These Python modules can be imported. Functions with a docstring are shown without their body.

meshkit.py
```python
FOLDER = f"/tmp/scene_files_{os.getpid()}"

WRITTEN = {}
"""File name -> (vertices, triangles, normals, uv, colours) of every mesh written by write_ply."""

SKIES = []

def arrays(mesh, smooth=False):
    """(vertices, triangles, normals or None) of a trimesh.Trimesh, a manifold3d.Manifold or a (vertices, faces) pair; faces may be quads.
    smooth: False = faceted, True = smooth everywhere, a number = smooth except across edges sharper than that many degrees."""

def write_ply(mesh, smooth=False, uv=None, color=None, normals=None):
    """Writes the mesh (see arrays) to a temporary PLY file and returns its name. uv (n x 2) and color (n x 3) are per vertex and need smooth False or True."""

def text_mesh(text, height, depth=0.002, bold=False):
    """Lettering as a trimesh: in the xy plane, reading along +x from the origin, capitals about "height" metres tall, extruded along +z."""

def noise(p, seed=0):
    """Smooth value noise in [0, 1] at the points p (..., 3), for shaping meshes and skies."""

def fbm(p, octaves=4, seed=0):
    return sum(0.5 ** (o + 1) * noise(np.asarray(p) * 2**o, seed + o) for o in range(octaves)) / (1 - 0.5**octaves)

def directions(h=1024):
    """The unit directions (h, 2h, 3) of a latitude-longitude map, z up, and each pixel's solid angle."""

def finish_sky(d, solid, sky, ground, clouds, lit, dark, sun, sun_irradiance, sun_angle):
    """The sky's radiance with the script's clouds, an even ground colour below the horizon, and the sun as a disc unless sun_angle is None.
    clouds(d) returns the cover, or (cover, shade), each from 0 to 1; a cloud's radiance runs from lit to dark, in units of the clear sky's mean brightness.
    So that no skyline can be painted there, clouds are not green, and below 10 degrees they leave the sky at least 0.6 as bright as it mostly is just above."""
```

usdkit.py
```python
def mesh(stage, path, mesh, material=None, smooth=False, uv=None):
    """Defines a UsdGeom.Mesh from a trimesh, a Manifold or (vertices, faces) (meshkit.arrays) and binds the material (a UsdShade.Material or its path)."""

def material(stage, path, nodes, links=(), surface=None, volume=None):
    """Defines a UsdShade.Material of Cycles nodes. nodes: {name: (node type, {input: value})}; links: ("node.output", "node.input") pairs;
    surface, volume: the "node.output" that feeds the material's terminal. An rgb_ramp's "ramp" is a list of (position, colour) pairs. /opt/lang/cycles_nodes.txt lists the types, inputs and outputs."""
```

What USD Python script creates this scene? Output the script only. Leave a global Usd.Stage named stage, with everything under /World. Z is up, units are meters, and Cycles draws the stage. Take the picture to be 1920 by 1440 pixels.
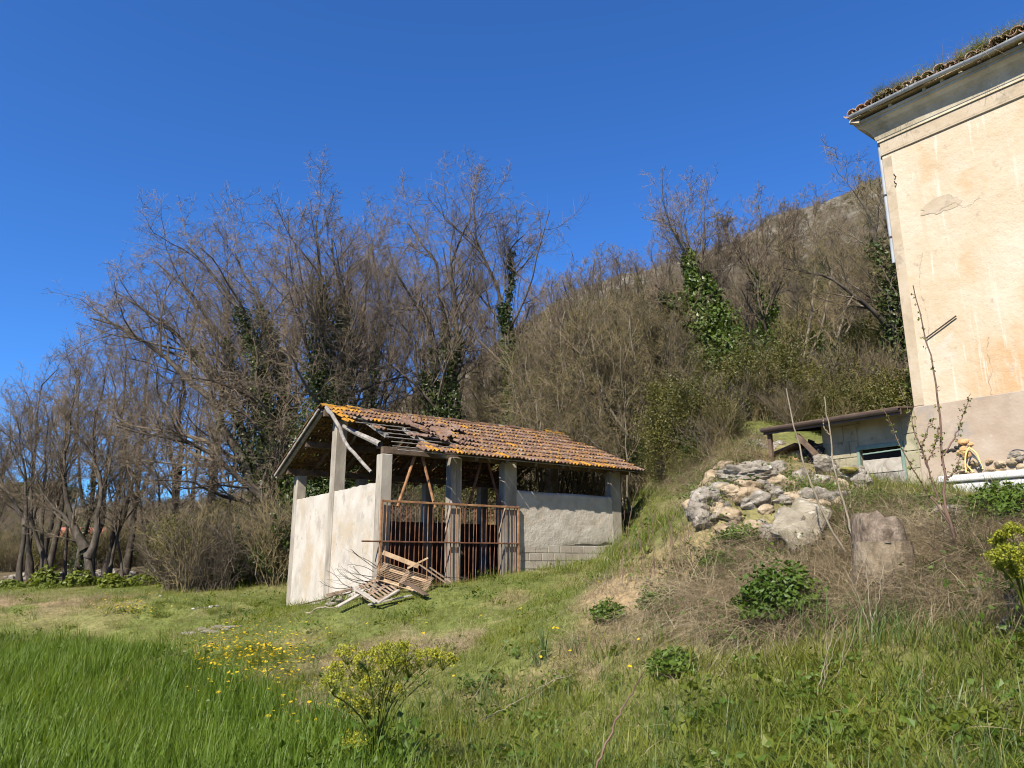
import math
import numpy as np
import trimesh
import usdkit
import meshkit
from pxr import Usd, UsdGeom, UsdLux, UsdShade, Gf, Sdf, Vt
from scipy.interpolate import RBFInterpolator

stage = Usd.Stage.CreateInMemory()
UsdGeom.SetStageUpAxis(stage, 'Z')
UsdGeom.Xform.Define(stage, '/World')
UsdGeom.Scope.Define(stage, '/World/Looks')

# ------------------------------------------------------------------ camera, sky, sun
PITCH, FPX, EYE = math.radians(13.44), 1395.0, 1.6
cam = UsdGeom.Camera.Define(stage, '/World/camera')
cam.AddTranslateOp().Set(Gf.Vec3d(0, 0, EYE))
cam.AddRotateXOp().Set(90 + math.degrees(PITCH))
cam.CreateHorizontalApertureAttr(36.0)
cam.CreateVerticalApertureAttr(27.0)
cam.CreateFocalLengthAttr(36.0 * FPX / 1920)
cam.CreateClippingRangeAttr(Gf.Vec2f(0.05, 5000))
cam.CreateExposureAttr(1.1)

SUN_ELEV = math.radians(43)
SUN_H = np.array([-.51, -.86]); SUN_H = SUN_H / np.linalg.norm(SUN_H)
SUN = np.array([SUN_H[0] * math.cos(SUN_ELEV), SUN_H[1] * math.cos(SUN_ELEV), math.sin(SUN_ELEV)])
usdkit.material(stage, '/World/Looks/sky_air', {
    "sky": ("sky_texture", {"sky_type": "single_scattering", "sun_disc": False, "sun_elevation": SUN_ELEV,
                            "sun_rotation": math.atan2(SUN[0], SUN[1]), "altitude": 300.0, "air_density": 1.0, "aerosol_density": .15, "ozone_density": 3.0}),
    "hs": ("mix_color", {"blend_type": "multiply", "fac": 1.0, "b": (.245, .53, .92)}),
    "bg": ("background_shader", {"strength": .1})},
    [("sky.color", "hs.a"), ("hs.result", "bg.color")], surface="bg.background")
dome = UsdLux.DomeLight.Define(stage, '/World/sky')
UsdShade.MaterialBindingAPI.Apply(dome.GetPrim()).Bind(UsdShade.Material.Get(stage, '/World/Looks/sky_air'))
dome.GetPrim().SetCustomDataByKey('kind', 'structure')
sun = UsdLux.DistantLight.Define(stage, '/World/sun')
sun.CreateIntensityAttr(1.25); sun.CreateAngleAttr(.53); sun.CreateColorAttr(Gf.Vec3f(1, .91, .77))
sun.CreateNormalizeAttr(True)
q_ = Gf.Rotation(Gf.Vec3d(0, 0, 1), Gf.Vec3d(*map(float, SUN)))
sun.AddTransformOp().Set(Gf.Matrix4d(q_, Gf.Vec3d(0, 0, 30)))


def at(px, py, y):
    """World point seen at photograph pixel (px, py) at forward distance y."""
    X, Yu = (px - 960) / FPX, (720 - py) / FPX
    c, s = math.cos(PITCH), math.sin(PITCH)
    d = np.array([X, c - Yu * s, s + Yu * c])
    return np.array([0, 0, EYE]) + d * (y / d[1])


# ------------------------------------------------------------------ helpers
used = {}


def numbered(parent, name):
    k = (parent, name)
    n = used.get(k, 0)
    used[k] = n + 1
    return f'{parent}/{name}' if n == 0 else f'{parent}/{name}_{n:03d}'


def tag(p, label=None, cat=None, group=None, kind=None):
    for k, v in (('label', label), ('category', cat), ('group', group), ('kind', kind)):
        if v:
            p.SetCustomDataByKey(k, v)
    return p


def thing(name, label, cat, loc=(0, 0, 0), rotz=0.0, group=None, kind=None, scale=None):
    x = UsdGeom.Xform.Define(stage, numbered('/World', name))
    x.AddTranslateOp().Set(Gf.Vec3d(*map(float, loc)))
    if rotz:
        x.AddRotateZOp().Set(math.degrees(rotz))
    if scale is not None:
        x.AddScaleOp().Set(Gf.Vec3f(*[float(s) for s in np.broadcast_to(scale, 3)]))
    return tag(x.GetPrim(), label, cat, group, kind)


def obj(name, mesh, m, parent=None, smooth=False, label=None, cat=None, group=None, kind=None, loc=None):
    base = '/World' if parent is None else str(parent.GetPath())
    if isinstance(mesh, MB):
        mesh = mesh.mesh()
    if loc is not None:
        mesh = (np.asarray(mesh[0]) - loc, mesh[1]) if isinstance(mesh, tuple) else mesh.copy().apply_translation(-np.asarray(loc))
    p = usdkit.mesh(stage, numbered(base, name), mesh, m, smooth=smooth)
    if loc is not None:
        p.AddTranslateOp().Set(Gf.Vec3d(*map(float, loc)))
    return tag(p.GetPrim(), label, cat, group, kind)


def copy_of(root, loc, rotz=0.0, scale=1.0, label=None, group=None):
    was = root.GetCustomData()
    r = thing(root.GetName().rstrip('0123456789').rstrip('_'), label or was['label'], was['category'], loc, rotz, group or was.get('group'), scale=scale)
    r.GetReferences().AddInternalReference(root.GetPath())
    r.SetInstanceable(True)
    return r


class MB:
    """Collects pieces into one mesh."""

    def __init__(self):
        self.v, self.f, self.n = [], [], 0

    def add(self, v, f):
        v = np.asarray(v, float).reshape(-1, 3); f = np.asarray(f, int)
        if f.shape[1] == 4:
            f = np.vstack([f[:, [0, 1, 2]], f[:, [0, 2, 3]]])
        self.v.append(v); self.f.append(f + self.n); self.n += len(v)
        return self

    def tm(self, m):
        return self.add(m.vertices, m.faces)

    def mesh(self):
        return np.vstack(self.v), np.vstack(self.f)


BOXF = np.array([[0, 3, 2, 1], [4, 5, 6, 7], [0, 1, 5, 4], [1, 2, 6, 5], [2, 3, 7, 6], [3, 0, 4, 7]])


def hexa(c8):
    return np.asarray(c8, float), BOXF


def box_at(o, ax, ay, az, lo, hi, ch=.006):
    """Chamfered box in a local frame; lo, hi in frame coordinates."""
    lo, hi = np.asarray(lo, float), np.asarray(hi, float)
    c = min(ch, (hi - lo).min() * .3)
    pts = []
    for sx in (0, 1):
        for sy in (0, 1):
            for sz in (0, 1):
                p = [hi[0] if sx else lo[0], hi[1] if sy else lo[1], hi[2] if sz else lo[2]]
                for k in range(3):
                    d = [-c if s else c for s in (sx, sy, sz)]
                    d[k] = 0
                    pts.append(np.array(p) + d)
    m = trimesh.convex.convex_hull(np.array(pts))
    R = np.stack([ax, ay, az], 1)
    return trimesh.Trimesh(np.asarray(m.vertices) @ R.T + np.asarray(o), m.faces, process=False)


def frame_of(d, up=(0, 0, 1)):
    d = np.asarray(d, float); d = d / np.linalg.norm(d)
    u = np.asarray(up, float)
    if abs(d @ u) > .97:
        u = np.array([1., 0, 0])
    s = np.cross(u, d); s /= np.linalg.norm(s)
    return d, s, np.cross(d, s)


def beam(p, q, w, h, up=(0, 0, 1), ch=.006):
    p, q = np.asarray(p, float), np.asarray(q, float)
    d, s, n = frame_of(q - p, up)
    return box_at(p, d, s, n, (0, -w / 2, -h / 2), (np.linalg.norm(q - p), w / 2, h / 2), ch)


def tubes(P, R, sides=5, cap=True):
    """P (B,n,3) polylines, R (B,n) radii -> (v, f)"""
    P = np.asarray(P, float); R = np.asarray(R, float)
    if P.ndim == 2:
        P, R = P[None], R[None]
    B, n, _ = P.shape
    T = np.gradient(P, axis=1)
    T /= np.linalg.norm(T, axis=2, keepdims=True) + 1e-12
    ref = np.where(np.abs(T[:, :1, 2:]) < .9, [0., 0, 1], [1., 0, 0])
    A = np.cross(T, np.broadcast_to(ref, T.shape)); A /= np.linalg.norm(A, axis=2, keepdims=True) + 1e-12
    C = np.cross(T, A)
    ang = np.arange(sides) * 2 * np.pi / sides
    V = P[:, :, None] + R[:, :, None, None] * (np.cos(ang)[:, None] * A[:, :, None] + np.sin(ang)[:, None] * C[:, :, None])
    V = V.reshape(B * n * sides, 3)
    b, i, j = np.meshgrid(np.arange(B) * n * sides, np.arange(n - 1) * sides, np.arange(sides), indexing='ij')
    j2 = (j + 1) % sides
    q = np.stack([b + i + j, b + i + j2, b + i + sides + j2, b + i + sides + j], -1).reshape(-1, 4)
    return V, np.vstack([q[:, [0, 1, 2]], q[:, [0, 2, 3]]])


def wob(a, b, n, amp, rng):
    t = np.linspace(0, 1, n)[:, None]
    p = np.asarray(a) * (1 - t) + np.asarray(b) * t
    k = rng.normal(0, amp, (n, 3)); k[0] = k[-1] = 0
    k[1:-1] = (k[:-2] + k[1:-1] + k[2:]) / 1.7
    return p + k


def resample(p, n):
    p = np.asarray(p, float)
    s = np.r_[0, np.cumsum(np.linalg.norm(np.diff(p, axis=0), axis=1))]
    from scipy.interpolate import PchipInterpolator
    return PchipInterpolator(s, p, axis=0)(np.linspace(0, s[-1], n)) if len(p) > 2 else np.stack([np.interp(np.linspace(0, s[-1], n), s, p[:, k]) for k in range(3)], 1)


def rock(rng, size, rough=.28, sub=3, seed=0, cuts=7):
    m = trimesh.creation.icosphere(sub)
    v = np.array(m.vertices)
    d = np.ones(len(v))
    for _ in range(cuts):                      # flat broken faces
        n = rng.normal(size=3); n /= np.linalg.norm(n)
        c = rng.uniform(.55, .85)
        h = v @ n
        d = np.minimum(d, np.where(h > c, c / np.maximum(h, 1e-6), 1))
    d *= 1 + rough * (meshkit.fbm(v * 2.2 + 50 + seed * 7.3, 4, seed) - .5) + rough * .5 * (meshkit.fbm(v * 7 + 90 + seed, 3, seed + 5) - .5)
    v = v * d[:, None] * np.asarray(size)
    return trimesh.Trimesh(v, m.faces, process=False)


def rotz(m, a, rx=0.0, ry=0.0):
    R = trimesh.transformations.euler_matrix(rx, ry, a)
    return m.copy().apply_transform(R)


# ------------------------------------------------------------------ materials
def mat(name, cols, scale=3.0, rough=.9, bump=.25, bscale=None, bdist=.02, detail=6.0, space='pos', spec=.25, stretch=None, spots=None, trans=None, island=None, distortion=0.0, metallic=0.0, nrough=.6, extra=()):
    """Procedural surface. cols: ramp over fractal noise; spots: list of (scale, threshold, width, colour) blotches; island: ramp of brightness per loose piece; trans: translucent colour factor."""
    N = {"tc": ("texture_coordinate", {}), "geo": ("geometry", {}),
         "mp": ("mapping", {"mapping_type": "point", "scale": stretch or (1, 1, 1)}),
         "n1": ("noise_texture", {"scale": scale, "detail": detail, "roughness": nrough, "distortion": distortion}),
         "r1": ("rgb_ramp", {"ramp": cols}),
         "bs": ("principled_bsdf", {"roughness": rough, "specular_ior_level": spec, "metallic": metallic})}
    src = "geo.position" if space == 'pos' else "tc.object"
    L = [(src, "mp.vector"), ("mp.vector", "n1.vector"), ("n1.fac", "r1.fac")]
    col = "r1.color"
    for i, (sc, th, wd, c, *sv) in enumerate(spots or ()):
        N[f"sn{i}"] = ("noise_texture", {"scale": sc, "detail": 5.0, "roughness": .65})
        N[f"sm{i}"] = ("map_range", {"range_type": "smoothstep", "from_min": th - wd, "from_max": th + wd, "to_min": 0.0, "to_max": 1.0})
        N[f"sx{i}"] = ("mix_color", {"b": c})
        N[f"so{i}"] = ("mapping", {"mapping_type": "point", "scale": sv[0] if sv else (1, 1, 1), "location": (3.7 * i + 1.3, 5.1 * i, 2.2 * i)})
        L += [("mp.vector", f"so{i}.vector"), (f"so{i}.vector", f"sn{i}.vector"), (f"sn{i}.fac", f"sm{i}.value"), (f"sm{i}.result", f"sx{i}.fac"), (col, f"sx{i}.a")]
        col = f"sx{i}.result"
    if island:
        N["ir"] = ("rgb_ramp", {"ramp": island}); N["im"] = ("mix_color", {"blend_type": "multiply", "fac": 1.0})
        L += [("geo.random_per_island", "ir.fac"), (col, "im.a"), ("ir.color", "im.b")]
        col = "im.result"
    L += [(col, "bs.base_color")]
    if bump:
        N["n2"] = ("noise_texture", {"scale": bscale or scale * 4, "detail": 6.0, "roughness": .65})
        N["bp"] = ("bump", {"strength": bump, "distance": bdist})
        L += [("mp.vector", "n2.vector"), ("n2.fac", "bp.height"), ("bp.normal", "bs.normal")]
    surf = "bs.BSDF"
    if trans:
        N["tr"] = ("translucent_bsdf", {}); N["tm"] = ("mix_color", {"blend_type": "multiply", "fac": 1.0, "b": trans[1]}); N["mx"] = ("mix_closure", {"fac": trans[0]})
        L += [(col, "tm.a"), ("tm.result", "tr.color"), ("bs.BSDF", "mx.closure1"), ("tr.BSDF", "mx.closure2")]
        surf = "mx.closure"
    return usdkit.material(stage, f'/World/Looks/{name}', N, L, surface=surf)


ISL = [(0, (.6, .6, .55)), (.5, (1, 1, 1)), (1, (1.35, 1.3, 1.1))]
M = {}
M['concrete'] = mat('concrete', [(.3, (0.182, 0.162, 0.132)), (.5, (0.273, 0.246, 0.206)), (.7, (0.339, 0.315, 0.273))], 2.6, bump=.45, bscale=30, bdist=.015, spots=[(1.1, .60, .07, (0.173, 0.149, 0.119)), (4, .65, .05, (0.191, 0.170, 0.141)), (1.0, .62, .05, (.17, .15, .12), (6, 6, .8))], stretch=(1, 1, .4))
M['plaster_grey'] = mat('plaster_grey', [(.3, (.315, .285, .24)), (.5, (.40, .37, .325)), (.72, (.455, .43, .39))], 1.6, bump=.45, bscale=16, bdist=.015, spots=[(.9, .57, .09, (.35, .295, .22)), (5.0, .66, .05, (.27, .245, .205)), (2.2, .62, .06, (.30, .275, .24)), (13, .66, .04, (.46, .44, .40))], stretch=(1, 1, .85))
M['render_rough'] = mat('render_rough', [(.3, (0.326, 0.292, 0.244)), (.55, (0.409, 0.373, 0.322)), (.75, (0.463, 0.425, 0.373))], 3.0, bump=.6, bscale=11, bdist=.03, spots=[(1.2, .62, .07, (0.341, 0.292, 0.225))])
M['block'] = mat('block', [(.3, (0.251, 0.220, 0.176)), (.5, (0.321, 0.286, 0.238)), (.7, (0.370, 0.339, 0.290))], 2.0, bump=.5, bscale=40, bdist=.012, spots=[(3, .63, .06, (0.238, 0.202, 0.158))])
M['tile'] = mat('tile', [(.3, (0.066, 0.036, 0.025)), (.5, (0.127, 0.070, 0.043)), (.7, (0.194, 0.119, 0.078))], 3.3, bump=.4, bscale=40, bdist=.01,
                spots=[(4.5, .60, .05, (0.209, 0.186, 0.151)), (6.5, .57, .035, (0.278, 0.143, 0.025)), (11.0, .58, .05, (0.046, 0.040, 0.033))])
M['tile_lichen'] = mat('tile_lichen', [(.3, (0.224, 0.101, 0.011)), (.55, (0.344, 0.168, 0.015)), (.75, (0.284, 0.202, 0.082))], 6.0, bump=.5, bscale=40, bdist=.01, spots=[(7.0, .56, .05, (0.112, 0.067, 0.037))])
M['tile_mauve'] = mat('tile_mauve', [(.3, (0.082, 0.050, 0.037)), (.5, (0.136, 0.084, 0.064)), (.7, (0.204, 0.150, 0.122))], 4.0, bump=.4, bscale=40, bdist=.01, spots=[(6.0, .59, .04, (0.245, 0.133, 0.025)), (9, .62, .04, (0.048, 0.039, 0.032))])
M['wood_grey'] = mat('wood_grey', [(.3, (0.094, 0.083, 0.072)), (.5, (0.187, 0.173, 0.158)), (.7, (0.302, 0.288, 0.266))], 5, bump=.5, bscale=22, stretch=(1, 1, 1), distortion=1.2)
M['wood_dark'] = mat('wood_dark', [(.3, (.05, .035, .025)), (.6, (.12, .085, .06))], 5, bump=.4, bscale=22)
M['plank'] = mat('plank', [(.3, (.22, .145, .085)), (.5, (.34, .24, .15)), (.7, (.44, .34, .23))], 5, bump=.35, bscale=40, bdist=.008, space='pos', distortion=1.5)
M['plank_brown'] = mat('plank_brown', [(.3, (.115, .08, .055)), (.5, (.20, .145, .10)), (.7, (.30, .235, .175))], 5, bump=.35, bscale=40, bdist=.008, distortion=1.5)
M['plank_pale'] = mat('plank_pale', [(.3, (0.214, 0.191, 0.160)), (.6, (0.337, 0.313, 0.275))], 5, bump=.35, bscale=40, bdist=.008, distortion=1.5)
M['rust'] = mat('rust', [(.3, (.055, .025, .017)), (.5, (.115, .052, .03)), (.7, (.20, .10, .055))], 6, rough=.85, bump=.4, bscale=60, bdist=.004)
M['rust_ochre'] = mat('rust_ochre', [(.3, (.11, .055, .032)), (.5, (.23, .12, .06)), (.7, (.33, .20, .10))], 6, rough=.85, bump=.3, bscale=60, bdist=.004)
M['iron'] = mat('iron', [(.3, (.03, .022, .02)), (.7, (.08, .055, .045))], 8, rough=.7, bump=.2)
M['peach'] = mat('peach', [(.25, (0.370, 0.282, 0.181)), (.42, (0.402, 0.328, 0.230)), (.55, (0.424, 0.366, 0.279)), (.75, (0.446, 0.407, 0.338))], .62, bump=.6, bscale=7, bdist=.035, detail=10,
                 spots=[(.30, .60, .08, (0.397, 0.262, 0.146)), (1.3, .64, .06, (0.423, 0.364, 0.297)), (3, .66, .04, (0.339, 0.270, 0.203)), (14, .68, .04, (0.321, 0.248, 0.179)), (1.0, .60, .07, (.40, .335, .245), (4.5, 4.5, .35)), (1.0, .63, .05, (.46, .41, .335), (7, 7, .5))], nrough=.7)
M['peach_pale'] = mat('peach_pale', [(.3, (0.300, 0.242, 0.170)), (.5, (0.347, 0.288, 0.209)), (.7, (0.379, 0.327, 0.255))], 2.2, bump=.35, bscale=14, bdist=.02, spots=[(2.5, .6, .06, (0.268, 0.225, 0.166)), (6, .66, .04, (0.248, 0.202, 0.150))])
M['band'] = mat('band', [(.3, (0.254, 0.199, 0.147)), (.5, (0.305, 0.248, 0.193)), (.7, (0.346, 0.293, 0.242))], 1.4, bump=.4, bscale=16, bdist=.02, spots=[(1.2, .62, .06, (0.230, 0.207, 0.184)), (7, .68, .04, (0.357, 0.311, 0.259))])
M['cornice'] = mat('cornice', [(.3, (0.286, 0.243, 0.165)), (.5, (0.400, 0.351, 0.257)), (.7, (0.476, 0.426, 0.330))], 2.0, bump=.35, bscale=14, bdist=.015, spots=[(1.4, .57, .1, (0.237, 0.229, 0.184)), (2.2, .62, .06, (0.324, 0.239, 0.120))])
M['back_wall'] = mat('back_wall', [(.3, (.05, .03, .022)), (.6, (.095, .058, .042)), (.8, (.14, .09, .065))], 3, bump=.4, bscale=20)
M['slab'] = mat('slab', [(.3, (.13, .112, .085)), (.5, (.215, .19, .145)), (.7, (.30, .27, .215))], 4, bump=.8, bscale=16, bdist=.03, spots=[(3, .6, .06, (.15, .135, .09)), (9, .63, .05, (.36, .34, .29))])
M['zinc'] = mat('zinc', [(.3, (0.240, 0.255, 0.270)), (.7, (0.375, 0.390, 0.405))], 4, rough=.5, bump=.1, metallic=.3)
M['pipe_grey'] = mat('pipe_grey', [(.3, (0.228, 0.252, 0.276)), (.7, (0.300, 0.324, 0.348))], 3, rough=.5, bump=.05)
M['coppo'] = mat('coppo', [(.3, (.22, .13, .08)), (.5, (.42, .27, .18)), (.7, (.58, .44, .33))], 6, bump=.5, bscale=30, bdist=.012, spots=[(5, .58, .05, (.60, .55, .47)), (9, .63, .04, (.09, .08, .07))])
M['stone'] = mat('stone', [(.28, (0.103, 0.090, 0.073)), (.48, (0.200, 0.180, 0.150)), (.7, (0.316, 0.291, 0.253))], 4.0, bump=1.0, bscale=9, bdist=.06, spots=[(3, .60, .05, (0.085, 0.079, 0.065)), (9, .64, .04, (0.385, 0.368, 0.325)), (5, .66, .05, (0.145, 0.128, 0.060))])
M['stone_tan'] = mat('stone_tan', [(.3, (.19, .14, .085)), (.5, (.30, .235, .155)), (.7, (.43, .36, .26))], 4.0, bump=.9, bscale=11, bdist=.05, spots=[(3, .6, .05, (.13, .105, .075))])
M['earth_orange'] = mat('earth_orange', [(.3, (0.272, 0.150, 0.061)), (.5, (0.408, 0.258, 0.122)), (.7, (0.476, 0.354, 0.218))], 3.0, bump=.8, bscale=14, bdist=.05)
M['moss'] = mat('moss', [(.3, (.10, .09, .02)), (.7, (.23, .20, .05))], 8, bump=.8, bscale=40, bdist=.03)
M['shed_wall'] = mat('shed_wall', [(.3, (.19, .17, .115)), (.5, (.275, .25, .175)), (.7, (.35, .325, .24))], 2, bump=.4, bscale=20, bdist=.015, spots=[(1.3, .58, .08, (.19, .185, .12)), (5, .64, .05, (.14, .125, .09))])
M['green_frame'] = mat('green_frame', [(.3, (.11, .17, .14)), (.7, (.18, .25, .21))], 6, bump=.2)
M['gutter_brown'] = mat('gutter_brown', [(.3, (.055, .04, .035)), (.7, (.10, .075, .065))], 3, rough=.4, bump=.05)
M['tarp'] = mat('tarp', [(.3, (.008, .008, .009)), (.7, (.02, .02, .022))], 3, rough=.55, bump=.3, bscale=5, bdist=.03)
M['ceramic'] = mat('ceramic', [(.3, (0.405, 0.405, 0.399)), (.7, (0.462, 0.462, 0.456))], 3, rough=.3, bump=.03, spec=.5, spots=[(2.5, .68, .06, (0.318, 0.301, 0.266))])
M['hose'] = mat('hose', [(.3, (.60, .42, .12)), (.7, (.70, .52, .2))], 3, rough=.5, bump=0)
M['dark_hose'] = mat('dark_hose', [(.3, (.04, .05, .06)), (.7, (.07, .08, .10))], 3, rough=.5, bump=0)
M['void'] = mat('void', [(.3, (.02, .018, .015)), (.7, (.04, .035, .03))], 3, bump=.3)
M['bark'] = mat('bark', [(.3, (0.029, 0.023, 0.018)), (.5, (0.054, 0.045, 0.035)), (.72, (0.109, 0.095, 0.080))], 5, bump=.6, bscale=18, bdist=.03, stretch=(1, 1, .35))
M['bark_pale'] = mat('bark_pale', [(.3, (0.084, 0.070, 0.052)), (.5, (0.154, 0.133, 0.098)), (.72, (0.238, 0.217, 0.175))], 5, bump=.5, bscale=18, bdist=.02, stretch=(1, 1, .35))
M['branch'] = mat('branch', [(.3, (0.057, 0.044, 0.031)), (.5, (0.097, 0.078, 0.056)), (.72, (0.176, 0.151, 0.113))], 4, bump=0)
M['twig'] = mat('twig', [(.3, (0.109, 0.082, 0.054)), (.6, (0.180, 0.141, 0.095)), (.8, (0.259, 0.215, 0.157))], 1.5, bump=0)
M['twig_warm'] = mat('twig_warm', [(.3, (0.104, 0.081, 0.038)), (.6, (0.167, 0.135, 0.066)), (.8, (0.230, 0.193, 0.110))], 1.2, bump=0)
M['stem_red'] = mat('stem_red', [(.3, (0.086, 0.053, 0.041)), (.7, (0.173, 0.112, 0.086))], 3, bump=0)
M['stem_pale'] = mat('stem_pale', [(.3, (0.145, 0.119, 0.081)), (.7, (0.281, 0.246, 0.187))], 5, bump=.4, bscale=30)
M['stump_bark'] = mat('stump_bark', [(.3, (0.101, 0.080, 0.052)), (.5, (0.184, 0.147, 0.100)), (.7, (0.285, 0.239, 0.174))], 6, bump=1.0, bscale=12, bdist=.05, stretch=(1, 1, .5), spots=[(3, .6, .06, (0.110, 0.080, 0.048))])
M['stump_top'] = mat('stump_top', [(.3, (0.071, 0.053, 0.039)), (.5, (0.147, 0.115, 0.086)), (.7, (0.257, 0.208, 0.165))], 9, bump=.9, bscale=20, bdist=.04, stretch=(1, 3, 1))


def leafmat(name, a, b, c, t=.35, tc=(1.282, 1.147, 0.375), rough=.5, spec=.35):
    return mat(name, [(.3, a), (.5, b), (.7, c)], .9, rough=rough, bump=0, spec=spec, island=ISL, trans=(t, tc), detail=3.0)


M['ivy'] = leafmat('ivy', (.045, .075, .015), (.075, .115, .024), (.13, .175, .04), .28, spec=.45, rough=.42)
M['ivy_bright'] = leafmat('ivy_bright', (.06, .11, .018), (.11, .175, .028), (.18, .25, .045), .3, spec=.45, rough=.42)
M['bush'] = leafmat('bush', (.075, .145, .018), (.12, .21, .028), (.19, .28, .045), .40)
M['shrub_yellow'] = leafmat('shrub_yellow', (.12, .17, .02), (.19, .25, .035), (.27, .31, .05), .35)
M['scrub_leaf'] = leafmat('scrub_leaf', (.085, .09, .02), (.135, .135, .03), (.20, .185, .05), .3)
M['wheat'] = leafmat('wheat', (.115, .205, .018), (.17, .28, .028), (.25, .36, .05), .48)
M['grass'] = leafmat('grass', (.16, .21, .028), (.225, .28, .04), (.31, .34, .065), .45)
M['grass_blue'] = leafmat('grass_blue', (.10, .17, .05), (.15, .225, .07), (.20, .27, .10), .38)
M['straw'] = leafmat('straw', (.33, .255, .16), (.47, .38, .25), (.60, .51, .36), .25, tc=(1, 1, .9))
M['straw_dark'] = leafmat('straw_dark', (.18, .135, .09), (.28, .22, .15), (.40, .33, .24), .2, tc=(1, 1, .9))
M['petal'] = leafmat('petal', (.70, .48, .01), (.80, .58, .015), (.85, .66, .02), .3, tc=(1.1, 1.1, .6))
M['umbel'] = leafmat('umbel', (.36, .40, .035), (.52, .52, .06), (.62, .60, .10), .35, tc=(1.2, 1.2, .6))
# ------------------------------------------------------------------ the ground
BYAW = math.radians(35.0)
BA = np.array([math.cos(BYAW), math.sin(BYAW), 0]); BB = np.array([-math.sin(BYAW), math.cos(BYAW), 0]); BZ = np.array([0, 0, 1.])
BO = np.array([-2.99, 17.0, 0])
BW, BL = 7.4, 5.9


def bq(u, v, w):
    return BO + u * BA + v * BB + w * BZ


HYAW = math.radians(37.2)
HS = np.array([math.sin(HYAW), -math.cos(HYAW), 0]); HT = np.array([-math.cos(HYAW), -math.sin(HYAW), 0])
HO = np.array([8.28, 15.0, 0])


def hq(s, t, w):
    return HO + s * HS + t * HT + w * BZ


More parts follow.
